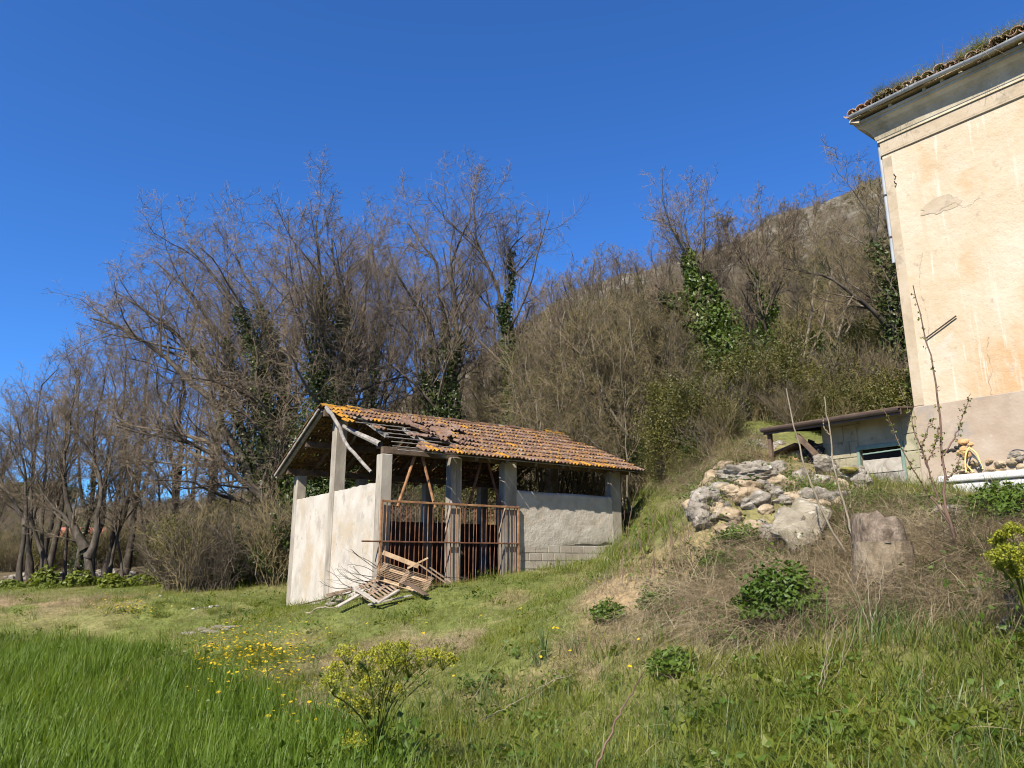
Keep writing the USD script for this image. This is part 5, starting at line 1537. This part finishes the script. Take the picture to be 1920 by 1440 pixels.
def stone(px, py, y, wpx, hpx, label, seed, m='stone', dep=.8, rough=.3, rz=None, cuts=7, name='boulder', cat='stone', ry=0.0):
    yb = on(px, py + hpx * .42)[1]
    y = float(np.clip(yb + .1, y - 1.2, y + .5))
    p = at(px, py, y)
    w, h = wpx * y / FPX / 2, hpx * y / FPX / 2
    r_ = np.random.default_rng(seed)
    r = rock(r_, (w, w * dep, h), rough * 1.5, 4, seed, cuts + 4)
    r = rotz(r, rng.uniform(-.3, .3) if rz is None else rz, 0, ry)
    ext = r.bounds
    r.apply_translation([0, 0, 0])
    return tag(obj(name, r.apply_translation(p), M[m], smooth=55, loc=p), label, cat)


def ydep(px, py, d=0.0):
    return on(px, py)[1] + d


stone(1400, 893, 11.6, 118, 44, 'long weathered capstone jutting out over a dark hollow', 1, dep=.75, rough=.42)
stone(1327, 934, 11.2, 66, 56, 'pitted grey boulder below the left end of the jutting capstone', 2)
stone(1322, 976, 10.9, 60, 54, 'pale boulder lowest on the left end of the bank', 3)
stone(1496, 893, 12.4, 30, 32, 'smooth round pale stone in front of the black sheeting', 4, rough=.12, cuts=3)
stone(1541, 873, 12.9, 46, 44, 'upright grey boulder against the shed wall', 5)
stone(1536, 903, 12.2, 46, 34, 'squat boulder under the upright grey one', 6)
stone(1597, 893, 12.6, 56, 34, 'moss topped stone between two boulders by the shed window', 7)
stone(1616, 906, 12.4, 42, 36, 'grey stone just left of the boarded window', 8)
stone(1456, 922, 11.6, 34, 22, 'small whitish stone at the right mouth of the hollow', 9, rough=.2)
stone(1426, 940, 11.3, 40, 18, 'small tan stone below the hollow', 10, 'stone_tan')
stone(1472, 938, 11.2, 52, 22, 'flat grey stone right of the tan one', 11)
stone(1380, 925, 11.9, 60, 36, 'shaded brown stone inside the hollow', 12, 'stone_tan')
stone(1430, 912, 12.2, 50, 30, 'dark stone at the back of the hollow', 13)
stone(1545, 933, 11.2, 40, 50, 'rough standing stone above the broken slabs', 14)
stone(1350, 958, 10.9, 46, 34, 'tan boulder tucked between the two left boulders', 15, 'stone_tan')
stone(1578, 908, 12.2, 30, 26, 'small tan stone under the mossy stone', 16, 'stone_tan')
stone(1785, 962, 8.9, 92, 30, 'long dark stone lying in dry grass right of the stump', 17)
stone(1908, 1130, 6.7, 48, 40, 'pale stone at the right frame edge below the yellow umbels', 18)
stone(1836, 1112, 7.1, 44, 30, 'pale stone half buried right of the stump foot', 19)
stone(1742, 1122, 7.4, 36, 24, 'small pale stone just right of the stump foot', 20)
stone(1890, 1175, 6.3, 50, 30, 'broken grey stone low at the right frame edge', 21)
stone(1600, 1150, 7.4, 40, 26, 'small stone left of the stump among dry stems', 22)
stone(1470, 1010, 9.8, 70, 34, 'buried grey stone under the broken slabs', 23)
stone(1400, 1030, 9.9, 44, 26, 'brown stone in the tangle left of the slabs', 24, 'stone_tan')
stone(1805, 1150, 6.8, 30, 22, 'small tan stone in the grass right of the stump', 25, 'stone_tan')
k = 0
while k < 64:
    px, py = rng.uniform(1300, 1645), rng.uniform(875, 1020)
    if not inpoly(HEAP, px, py):
        continue
    p = on(px, py); s = rng.uniform(11, 27) * p[1] / FPX
    tag(obj('rubble_stone', rotz(rock(rng, s * np.array([1.25, 1., .75]), .42, 3, 1500 + k, 10), rng.uniform(0, 6), rng.uniform(-.3, .3)).apply_translation(p + [0, 0, s * .35]), M['stone' if rng.random() < .55 else 'stone_tan'], smooth=50, loc=p), 'small rough stone packed among the boulders of the bank heap', 'stone', 'rubble stones of the bank heap')
    k += 1
# moss cushions on two stones
for px, py, y, w, h, sd, lab in ((1478, 912, 11.5, 46, 12, 31, 'strip of yellow moss at the right end of the capstone'), (1592, 881, 12.45, 34, 12, 32, 'cushion of green moss on the stone by the shed window')):
    stone(px, py, y, w, h, lab, sd, 'moss', rough=.3, cuts=0, name='moss_cushion', cat='moss')
# broken slabs
for (c, ex, ey, t, lab, mm) in (((1512, 972, 9.9), (1530, 940, 10.1), (1478, 958, 10.0), .16, 'large tilted slab of broken masonry', 'slab'),
                               ((1478, 978, 9.8), (1490, 955, 9.95), (1458, 970, 9.85), .10, 'smaller slab left of the large tilted one', 'slab'),
                               ((1500, 1002, 9.55), (1525, 992, 9.6), (1482, 985, 9.6), .08, 'thin slab fragment under the large tilted one', 'slab')):
    C, X, Y = at(*c), at(*ex), at(*ey)
    ax = X - C; lx = np.linalg.norm(ax); ax /= lx
    ay = Y - C; ay -= (ay @ ax) * ax; ly = np.linalg.norm(ay); ay /= ly
    az_ = np.cross(ax, ay)
    lx, ly = max(lx, .16), max(ly, .16)
    m = box_at(C, ax, ay, az_, (-lx, -ly, -t), (lx, ly, 0), .03)
    m = trimesh.Trimesh(*trimesh.remesh.subdivide_to_size(m.vertices, m.faces, .06), process=True)
    v = np.array(m.vertices); v += .05 * (meshkit.fbm(v * 6 + 3, 3, 4) - .5)[:, None] * norm(v - C)
    tag(obj('masonry_slab', trimesh.Trimesh(v, m.faces), M[mm], smooth=40, loc=C), lab, 'slab')
# loose white stones below the shed post and rubble behind the left trees
for k in range(22):
    px, py = rng.uniform(1402, 1468), rng.uniform(838, 872)
    p = on_t(px, py, -.9 + rng.uniform(-.3, .3)); s = rng.uniform(.05, .14)
    p[2] = max(H(p[0], p[1]), p[2] - .5)
    tag(obj('rubble_stone', rotz(rock(rng, s * np.array([1.2, 1, .7]), .25, 2, 900 + k), rng.uniform(0, 6)).apply_translation(p), M['stone'], loc=p), 'loose pale rubble stone on the ground behind the shed post', 'stone', 'rubble behind the shed post')
for k in range(60):
    px, py = (rng.normal(40, 25), rng.normal(1078, 7)) if k < 22 else (rng.normal(165, 40), rng.normal(1062, 7))
    y = rng.uniform(36, 42)
    p = at(px, py, y); s = rng.uniform(.08, .26)
    p[2] = H(p[0], p[1]) + s * .2
    tag(obj('field_stone', rotz(rock(rng, s * np.array([1.2, 1, .7]), .25, 2, 1000 + k), rng.uniform(0, 6)).apply_translation(p), M['stone'], loc=p), 'pale field stone in the heaps behind the left row of trees', 'stone', 'stone heaps behind the left trees')
for k, (px, py) in enumerate(((362, 1142), (372, 1140), (384, 1141), (396, 1138), (408, 1137), (418, 1140), (300, 1118), (292, 1116))):
    p = on(px, py); s = rng.uniform(.03, .08)
    tag(obj('small_stone', rotz(rock(rng, s * np.array([1.3, 1, .6]), .25, 2, 1100 + k), rng.uniform(0, 6)).apply_translation(p), M['ceramic' if k % 3 == 0 else 'stone'], loc=p), 'small white stone at the grass edge left of the barn corner', 'stone', 'white stones left of the barn')
p = on(372, 1186)
for k in range(9):
    q = on(352 + k * 10 + rng.uniform(-5, 5), 1189 - k * 1.3 + rng.uniform(-4, 4))
    tag(obj('gravel_stone', rotz(rock(rng, rng.uniform(.10, .2) * np.array([1.4, 1, .35]), .2, 2, 1200 + k), rng.uniform(0, 6)).apply_translation(q + [0, 0, .02]), M['stone'], loc=q), 'flat grey stone in the bare patch beside the wheat edge', 'stone', 'flat stones beside the wheat')
# ------------------------------------------------------------------ the tree stump
SB = at(1662, 1112, 8.0); SR_ = .275
st = thing('tree_stump', 'thick weathered tree stump standing on the bank', 'stump', SB)
n, m_ = 40, 26
a = np.linspace(0, 2 * math.pi, n, endpoint=False)
hgt = .76
V = []
for j in range(m_):
    t = j / (m_ - 1); z = -.15 + (hgt * .68 + .15) * t
    r = SR_ * (1.10 - .10 * t) * (1 + .20 * (meshkit.fbm(np.stack([np.cos(a) * 1.6, np.sin(a) * 1.6, a * 0 + z * 3], -1) + 9, 4, 3) - .5) + .03 * np.sin(a * 16 + 3 * np.sin(z * 5)) + .05 * (meshkit.fbm(np.stack([np.cos(a) * 6, np.sin(a) * 6, a * 0 + z * 9], -1) + 9, 3, 3) - .5))
    V.append(np.c_[np.cos(a) * r, np.sin(a) * r, np.full(n, z)])
I = np.arange(n * m_).reshape(m_, n)
q = np.stack([I[:-1], np.roll(I[:-1], -1, 1), np.roll(I[1:], -1, 1), I[1:]], -1).reshape(-1, 4)
obj('bark', (np.vstack(V), q), M['stump_bark'], st, smooth=True)
V = []
prf_t = [(.98, .66), (.93, .70), (.94, .80), (.90, .90), (.80, .985), (.55, 1.03), (.3, 1.0), (.05, .96)]
for rr_, zz in prf_t:
    r = SR_ * rr_ * (1 + .05 * np.sin(a * 13 + 2 * np.sin(a * 5)) + .16 * (meshkit.fbm(np.stack([np.cos(a) * 3, np.sin(a) * 3, a * 0 + zz], -1) + 30, 3, 7) - .5))
    z = hgt * zz + .15 * (meshkit.fbm(np.stack([np.cos(a) * 3.5 * rr_, np.sin(a) * 3.5 * rr_, a * 0], -1) + 55, 4, 2) - .5) * (zz > .75) - .05 * np.cos(a) * (zz > .75)
    V.append(np.c_[np.cos(a) * r, np.sin(a) * r, z])
k = len(prf_t); I = np.arange(n * k).reshape(k, n)
q = np.stack([I[:-1], np.roll(I[:-1], -1, 1), np.roll(I[1:], -1, 1), I[1:]], -1).reshape(-1, 4)
obj('bare_top', (np.vstack(V), q), M['stump_top'], st, smooth=True)
obj('wire', tubes(np.array([[math.cos(x) * SR_ * 1.06, math.sin(x) * SR_ * 1.06, .10 + .01 * math.sin(3 * x)] for x in np.linspace(-2.9, .1, 24)]), np.full(24, .007), 5), M['iron'], st, label='dark wire tied round the foot')
# ------------------------------------------------------------------ bushes


def bush(px, py, y, rx, rz_, n, label, seed, m='bush', size=.06, name='leafy_bush', cat='bush', lowres=False):
    """A mound of leaves on branching stems."""
    r_ = np.random.default_rng(seed)
    c = at(px, py, y)
    n = int(n * 1.35)
    R = np.array([rx * y / FPX, rx * y / FPX * .85, rz_ * y / FPX])
    g = H(c[0], c[1])
    c[2] = min(c[2], g + R[2] * .55)
    base = np.array([c[0], c[1], min(g, c[2] - R[2] * .6)])
    root = thing(name, label, cat, base)
    d = norm(r_.normal(size=(n, 3))); d[:, 2] = np.abs(d[:, 2]) * 1.0 - .35
    d = norm(d)
    rad = r_.random(n) ** .33
    bump = .45 + 1.1 * meshkit.fbm(d * 2.4 + seed, 3, seed)
    C = c + d * R * (rad * bump)[:, None]
    v, f = leaves(C, size, r_, .9, d * .9)
    obj('leaves', (v - base, f), M[m], root)
    k = 26
    e = norm(r_.normal(size=(k, 3)) + [0, 0, .8])
    P = base + np.linspace(0, 1, 6)[None, :, None] * ((c + e * R * .75) - base)[:, None] + r_.normal(0, .02, (k, 6, 3))
    v, f = tubes(P, np.full((k, 1), .006) * np.linspace(1, .5, 6), 3)
    obj('stems', (v - base, f), M['stem_red'], root)
    return root


bush(1462, 1128, 7.9, 76, 68, 2600, 'largest bright green nettle mound left of the stump', 1, size=.055)
bush(1238, 1112, 10.2, 40, 30, 1100, 'low dark green clump below the left end of the bank', 2, size=.05)
bush(1140, 1118, 10.9, 32, 26, 800, 'small dark clump leftmost below the bank', 3, size=.05)
bush(1265, 1222, 8.0, 46, 30, 700, 'small leafy clump in the grass below the dry tangle', 4, size=.055)
bush(1892, 930, 8.6, 66, 54, 2600, 'big dense bramble bush in front of the white trough', 5, size=.05)
bush(1395, 968, 10.5, 48, 20, 650, 'flat green patch under the jutting capstone', 6, size=.05)
bush(1640, 944, 10.6, 56, 26, 1100, 'nettle patch under the boarded window', 7, size=.05)
bush(1722, 946, 10.4, 52, 24, 1000, 'nettle patch below the house corner', 8, size=.05)
bush(1798, 944, 9.6, 48, 22, 900, 'nettle patch left of the big bramble bush', 9, size=.05)
bush(1590, 945, 10.8, 30, 20, 450, 'narrow nettle patch left end of the terrace edge', 10, size=.05)
bush(1350, 1005, 10.2, 44, 22, 500, 'scattered green leaves below the two left boulders', 11, size=.05)
bush(1835, 1330, 4.8, 70, 34, 420, 'broad leaved plants in the bottom right corner', 12, size=.075, m='grass')
bush(1560, 1340, 5.2, 70, 30, 420, 'soft broad leaved weeds in the right foreground', 13, size=.065, m='bush')
bush(60, 1420, 4.6, 60, 30, 260, 'dark weeds in the wheat at the bottom left corner', 14, size=.05)
for k, (px, py, rx, rz_) in enumerate(((14, 1108, 30, 20), (55, 1118, 30, 22), (84, 1088, 22, 26), (95, 1112, 26, 16), (146, 1092, 26, 22), (180, 1096, 20, 14), (212, 1094, 24, 16), (250, 1098, 24, 16), (276, 1092, 20, 18), (310, 1108, 22, 12), (268, 1118, 18, 10))):
    pos = ['at the left frame edge', 'in front of the leftmost tree', 'between the first two trunks', 'at the top of the brown bank', 'at the foot of the sawn stub tree', 'just right of the sawn stub tree', 'under the two leaning thin trunks', 'left of the straight dark trunk', 'at the foot of the straight dark trunk', 'nearest the bramble tangle', 'low on the grass below the trunks'][k]
    bush(px, py, 28.5 + (k % 3) * .6, rx, rz_, 420, 'yellow green shrub ' + pos, 40 + k, 'shrub_yellow', .17, 'spring_shrub', 'shrub')
# ------------------------------------------------------------------ bare stems on the bank
def stems_plant(label, lines, y, r0, r1, m, buds=0, seed=0, name='dead_sapling', cat='sapling', dys=None):
    r_ = np.random.default_rng(seed)
    P0 = at(*lines[0][0], y)
    root = thing(name, label, cat, P0)
    C = []
    for i, L in enumerate(lines):
        P = resample(np.array([at(px, py, y + (dys[i] if dys else 0) * j / len(L)) for j, (px, py) in enumerate(L)]), 18)
        P[1:-1] += r_.normal(0, .006, P[1:-1].shape)
        k = 1 if i == 0 else .65
        R = np.linspace(r0 * k, r1 * k, 18)
        P[:, :] -= P0
        obj('main_stem' if i == 0 else 'side_stem', tubes(P, R, 6), M[m], root, smooth=True)
        if buds:
            t = r_.random(buds) * .8 + .18
            c = np.stack([np.interp(t, np.linspace(0, 1, 18), P[:, q]) for q in range(3)], 1)
            dv = norm(r_.normal(size=(buds, 3)) + [0, 0, .3]) * r_.uniform(.015, .05, (buds, 1))
            tw = np.stack([c, c + dv], 1)
            v, f = tubes(tw, np.full((buds, 2), .003), 3)
            obj('thorns', (v, f), M[m], root, kind='stuff')
            C.append(c + dv)
    if C:
        C = np.vstack(C); C = np.repeat(C, 2, 0) + r_.normal(0, .008, (len(C) * 2, 3))
        obj('buds', leaves(C, .028, r_, .5), M['shrub_yellow'], root, kind='stuff')
    return root


stems_plant('pale dead stem leaning left in front of the shed post', [[(1586, 1035), (1545, 965), (1528, 925), (1505, 860), (1489, 805), (1482, 770), (1474, 728)]], 8.8, .015, .007, 'stem_pale', seed=1)
stems_plant('pale dead stem rising in front of the shed wall', [[(1604, 1025), (1588, 960), (1572, 910), (1560, 850), (1556, 800), (1548, 770), (1546, 744)], [(1556, 815), (1545, 800), (1543, 780)]], 8.9, .015, .007, 'stem_pale', seed=2)
stems_plant('tall thorny sapling in front of the house wall', [[(1790, 1010), (1774, 960), (1770, 900), (1766, 850), (1762, 790), (1755, 720), (1742, 650), (1726, 590), (1712, 535)],
             [(1785, 990), (1752, 910), (1736, 866), (1712, 800), (1698, 755), (1686, 722)], [(1782, 985), (1745, 930), (1700, 860), (1672, 800), (1650, 752)],
             [(1772, 850), (1790, 820), (1806, 780), (1820, 738)], [(1738, 868), (1752, 840), (1760, 800)], [(1742, 880), (1730, 850), (1738, 810), (1752, 785)], [(1774, 900), (1792, 880), (1800, 850)]], 7.6, .014, .005, 'stem_red', buds=34, seed=3, name='thorny_sapling', cat='sapling')
stems_plant('bare brown stalk leaning over the grass in the right foreground', [[(1118, 1442), (1140, 1385), (1165, 1330), (1190, 1290), (1208, 1258)]], 5.0, .008, .004, 'stem_red', seed=4)
stems_plant('thin dry stalk crossing the foreground grass at a slant', [[(905, 1350), (960, 1320), (1020, 1285), (1075, 1262)], [(880, 1330), (915, 1260), (955, 1200)]], 6.6, .0035, .002, 'straw_stalk' if 'straw_stalk' in M else 'stem_pale', seed=5)
stems_plant('bundle of tall dead reeds below the nettle mound', [[(1530, 1310), (1545, 1250), (1562, 1190), (1568, 1150)], [(1537, 1310), (1556, 1240), (1580, 1175)], [(1545, 1305), (1550, 1240), (1548, 1180)], [(1560, 1300), (1580, 1230), (1590, 1160)], [(1548, 1300), (1590, 1220), (1610, 1150)]], 6.3, .0045, .0025, 'stem_pale', seed=6, name='dead_reeds', cat='reeds')
stems_plant('grey upright stick standing left of the stump foot', [[(1640, 1270), (1636, 1190), (1630, 1120), (1625, 1060)], [(1636, 1200), (1606, 1110), (1580, 1060)], [(1634, 1170), (1650, 1110), (1655, 1040)]], 7.0, .009, .004, 'stem_pale', seed=7)
for k in range(9):
    px = 1165 + k * 17 + rng.uniform(-6, 6)
    yb = on(px, 1100)[1]
    stems_plant('thin bare shoot rising from the left end of the dry tangle', [[(px, 1095 - k * 4), (px + rng.uniform(-14, 10), 1010 - k * 5), (px + rng.uniform(-30, 25), 930 + rng.uniform(-30, 30))], [(px - 2, 1040 - k * 4), (px + rng.uniform(-45, 45), 960)]], yb - .2, .007, .003, 'stem_red', seed=20 + k, name='bare_shoot', cat='shoot').SetCustomDataByKey('group', 'bare shoots at the left end of the bank')
# ------------------------------------------------------------------ yellow umbel plants


def umbel_plant(label, base, heads, y, seed, rad=.098, leafn=340, leafr=.42):
    r_ = np.random.default_rng(seed)
    B = at(*base, y); B[2] = H(B[0], B[1])
    root = thing('umbel_plant', label, 'plant', B)
    for i, (px, py) in enumerate(heads):
        h = at(px, py, y + r_.uniform(-.3, .3)) - B
        mid = h * .5 + np.array([-h[0] * .25, -h[1] * .25, .05])
        P = resample(np.array([np.zeros(3), mid, h - [0, 0, rad * .8]]), 10)
        stm = obj('stem', tubes(P, np.linspace(.008, .004, 10), 5), M['grass'], root, smooth=True)
        k = 26
        d = norm(r_.normal(size=(k, 3)) * [1, 1, .5] + [0, 0, .55])
        tips = h + d * rad * np.array([1, 1, .75]) * r_.uniform(.8, 1.1, (k, 1))
        rays = np.stack([np.repeat((h - [0, 0, rad * .8])[None], k, 0), tips], 1)
        v, f = tubes(rays, np.full((k, 2), .0016), 3)
        C = np.repeat(tips, 14, 0) + r_.normal(0, .014, (k * 14, 3))
        mb = MB().add(*leaves(C, .019, r_, .8))
        hd = obj('umbel', mb, M['umbel'], root, kind='stuff')
        obj('rays', (v, f), M['grass'], hd)
    C = np.c_[r_.normal(0, leafr * .6, (leafn, 2)), np.abs(r_.normal(0, .26, leafn)) + .02]
    obj('leaves', leaves(C, .07, r_, .9), M['bush'], root)
    return root


umbel_plant('large yellow flowering umbel plant in the foreground beside the wheat', (705, 1400), [(652, 1228), (690, 1238), (718, 1226), (738, 1222), (742, 1246), (722, 1252), (640, 1258), (626, 1282), (676, 1268), (700, 1288), (762, 1224), (806, 1232), (830, 1238), (768, 1252), (655, 1318), (735, 1300), (688, 1330), (668, 1395)], 6.2, 1)
umbel_plant('yellow umbel plant cut by the right frame edge', (1925, 1130), [(1896, 992), (1880, 1006), (1872, 1018), (1888, 1032), (1864, 1044), (1905, 1042), (1880, 1062), (1898, 1060), (1915, 1050), (1908, 1078), (1925, 1000), (1930, 1030)], 6.0, 2, rad=.05, leafn=60, leafr=.2)
umbel_plant('small yellow umbel plant at the left end of the bank', (1215, 1075), [(1196, 1036), (1206, 1030), (1226, 1034), (1236, 1042), (1215, 1044), (1185, 1044)], 13.0, 3, rad=.07, leafn=60, leafr=.25)
bl = thing('blue_green_leek', 'upright blue green leaf tuft alone on the grass slope', 'plant', on(1020, 1238))
r_ = np.random.default_rng(5)
obj('leaves', blades(16, .06, (.25, .50), (.012, .02), (.1, .5), r_, 6), M['grass_blue'], bl)
tf = thing('grass_tussock', 'tall green grass tussock at the foot of the barn front wall', 'grass tuft', on(1068, 1074))
obj('leaves', blades(160, .55, (.25, .55), (.008, .014), (.1, .8), r_, 5), M['grass'], tf)
tf = thing('grass_tussock', 'broad green grass tussock in front of the stump', 'grass tuft', at(1690, 1200, 6.9))
obj('leaves', blades(170, .6, (.25, .55), (.008, .014), (.2, .9), r_, 5), M['grass_blue'], tf)
# ------------------------------------------------------------------ pallets and planks in front of the gate


def pallet(label, pa, pb, pc, nsl, L=1.2, W=.9, m='plank', gap=.05, seed=0, t=.02):
    """pa: corner; pb along the slats; pc across them: (px, py, y)."""
    r_ = np.random.default_rng(seed)
    A, Bq, Cq = at(*pa), at(*pb), at(*pc)
    ax = norm(Bq - A); ay = Cq - A; ay = norm(ay - (ay @ ax) * ax); az_ = np.cross(ax, ay)
    L = np.linalg.norm(Bq - A); W = abs((Cq - A) @ ay)
    if az_[2] < 0:
        az_ = -az_
    root = thing('pallet', label, 'pallet', A)
    w = W / nsl
    for k in range(nsl):
        obj('slat', box_at((0, 0, 0), ax, ay, az_, (r_.uniform(-.01, .01), k * w + gap / 2, 0), (L + r_.uniform(-.015, .01), (k + 1) * w - gap / 2, t), .004), M[m if r_.random() < .75 else ('plank_brown' if m == 'plank' else 'plank_pale')], root)
    for x in (.03, L / 2 - .05, L - .13):
        obj('bearer', box_at((0, 0, 0), ax, ay, az_, (x, 0.005, -.022), (x + .1, W - .005, -.002), .004), M['plank_brown'], root)
        for y_ in (.01, W / 2 - .05, W - .11):
            obj('block', box_at((0, 0, 0), ax, ay, az_, (x + .003, y_, -.10), (x + .093, y_ + .1, -.023), .004), M['plank_brown'], root)
    for y_ in (.005, W - .105):
        obj('foot_board', box_at((0, 0, 0), ax, ay, az_, (0.01, y_, -.122), (L - .01, y_ + .1, -.101), .004), M[m], root)
    return root


pallet('tan pallet lying tilted on top of the wood heap', (703, 1078, 16.55), (802, 1109, 16.5), (722, 1055, 16.95), 9, seed=1)
pallet('weathered brown pallet underneath the tan one', (664, 1102, 16.55), (706, 1132, 16.1), (724, 1090, 16.8), 7, m='plank_brown', seed=2)


def plank(p, q, w, t, label, m, name='plank'):
    A, Bq = at(*p), at(*q)
    return tag(obj(name, beam(A, Bq, w, t, ch=.004), M[m], loc=A), label, 'plank')


plank((632, 1138, 15.75), (674, 1114, 16.15), .13, .025, 'pale grey board lying lowest at the front of the heap', 'plank_pale')
plank((690, 1134, 15.85), (772, 1116, 16.15), .12, .03, 'long whitish board along the foot of the heap', 'plank_pale')
plank((708, 1131, 15.65), (748, 1106, 15.95), .09, .03, 'grey board leaning at the right side of the brown pallet', 'plank_pale')
plank((664, 1103, 16.25), (706, 1130, 15.65), .08, .03, 'grey board laid diagonally over the brown pallet', 'plank_pale')
plank((718, 1036, 16.85), (785, 1062, 16.85), .06, .10, 'thick tan beam leaning against the gate above the pallets', 'plank')
plank((764, 1066, 16.85), (803, 1046, 16.85), .07, .04, 'split board sticking up over the tan pallet', 'plank')
plank((786, 1058, 16.85), (838, 1094, 16.85), .14, .03, 'brown board leaning at the right end of the heap', 'plank_brown')
plank((806, 1064, 16.85), (846, 1092, 16.85), .12, .03, 'second brown board behind the right end of the heap', 'plank_brown')
plank((612, 1116, 16.55), (664, 1104, 16.65), .07, .06, 'dark square bar pointing left from the heap', 'plank_brown', 'timber_bar')
plank((760, 1090, 16.35), (800, 1116, 15.95), .16, .03, 'dark board under the tan pallet', 'wood_dark')
A, Bq = at(556, 1134, 18.2), at(660, 1110, 16.5)
P = wob(A, Bq, 14, .012, rng)
tag(obj('thin_pole', tubes(P, np.full(14, .016), 6), M['wood_dark'], loc=A), 'thin dark pole lying along the foot of the gable wall', 'pole')
A, Bq = on(573, 1154), on(632, 1143)
P = wob(A + [0, 0, .05], Bq + [0, 0, .06], 14, .02, rng)
tag(obj('fallen_stick', tubes(P, np.linspace(.02, .012, 14), 6), M['stem_pale'], loc=A), 'pale crooked stick lying on the grass below the gable wall', 'stick')
bp = thing('brush_pile', 'dark bare brushwood sticking out left of the pallets', 'brushwood', at(700, 1085, 16.5))
for k, L in enumerate(([(706, 1062), (692, 1052), (672, 1042), (658, 1030)], [(704, 1066), (690, 1056), (662, 1036)], [(700, 1072), (680, 1062), (652, 1058)], [(700, 1082), (676, 1078), (650, 1072), (640, 1062)], [(690, 1092), (664, 1080), (646, 1066)],
                       [(694, 1090), (660, 1086), (640, 1074)], [(684, 1096), (650, 1084), (632, 1066)], [(672, 1104), (645, 1096), (628, 1078), (612, 1070)], [(706, 1066), (712, 1052), (714, 1044)], [(698, 1088), (670, 1072), (662, 1062)], [(660, 1100), (640, 1104), (600, 1090)],
                       [(830, 1084), (856, 1082), (876, 1086)], [(820, 1072), (850, 1086), (870, 1090)])):
    P = resample(np.array([at(x, y_, 16.4 + rng.uniform(-.25, .2)) for x, y_ in L]), 10) - at(700, 1085, 16.5)
    obj('branch', tubes(P, np.linspace(.009, .004, 10), 5), M['bark'], bp)
    P2, R2 = sprout(P[None], np.linspace(.010, .005, 10)[None], 4, rng, .3, (20, 50), .35, 3, .1, .6, .003)
    obj('sprig', tubes(P2, R2, 3), M['bark'], bp)
hb = at(738, 1120, 15.2)
for k in range(10):
    p = on(555 + rng.uniform(0, 90), 1132 + rng.uniform(-4, 6)); s = rng.uniform(.04, .1)
    tag(obj('wall_stone', rotz(rock(rng, s * np.array([1.2, 1, .7]), .25, 2, 1300 + k), rng.uniform(0, 6)).apply_translation(p + [0, 0, .03]), M['stone'], loc=p), 'small broken stone at the foot of the gable wall', 'stone', 'broken stones under the gable wall')
# heap of old hay and boards inside the barn
for k, (u0, v0, u1, v1, z0, z1) in enumerate(((1.2, 3.5, 3.0, 4.2, 1.0, 1.15), (.8, 2.6, 1.6, 4.6, .95, 1.3), (2.3, 2.2, 3.3, 3.8, .95, 1.05))):
    A = bq(u0, v0, z0 + .02); Bq = bq(u1, v1, z1)
    tag(obj('plank', beam(A, Bq, .16, .03), M['plank_brown'], loc=A), ['old board on the barn floor behind the middle pillar', 'old board propped on the barn floor behind the left gate bars', 'short board on the barn floor near the right gate pillar'][k], 'plank')
# ------------------------------------------------------------------ small hut in the distance
HP = at(135, 1062, 62); HP[2] = H(HP[0], HP[1]) if abs(HP[0]) < 47 else HP[2]
hut = thing('distant_hut', 'small distant hut with a red tiled roof between the left trunks', 'hut', HP, math.radians(8))
zt_ = at(135, 1008, 62)[2] - HP[2]; zr_ = at(135, 989, 62)[2] - HP[2]
hw = 2.0
obj('wall', box_at((0, 0, 0), (1, 0, 0), (0, 1, 0), (0, 0, 1), (-1.1, -1.2, -.8), (hw, 1.2, zt_), .02), M['peach_pale'], hut)
vr = np.array([[-1.35, -1.5, zt_ - .05], [hw + .3, -1.5, zt_ - .05], [hw + .3, 0, zr_], [-1.35, 0, zr_], [-1.35, 1.5, zt_ - .05], [hw + .3, 1.5, zt_ - .05]])
M['red_roof'] = mat('red_roof', [(.3, (.30, .10, .07)), (.7, (.45, .18, .13))], 2, bump=.3)
obj('roof', MB().add(vr, np.array([[0, 1, 2, 3], [3, 2, 5, 4]])).add(vr - [0, 0, .12], np.array([[3, 2, 1, 0], [4, 5, 2, 3]])), M['red_roof'], hut)
obj('door', box_at((0, 0, 0), (1, 0, 0), (0, 1, 0), (0, 0, 1), (.3, -1.23, -.6), (1.1, -1.19, 1.4), .01), M['wood_dark'], hut)
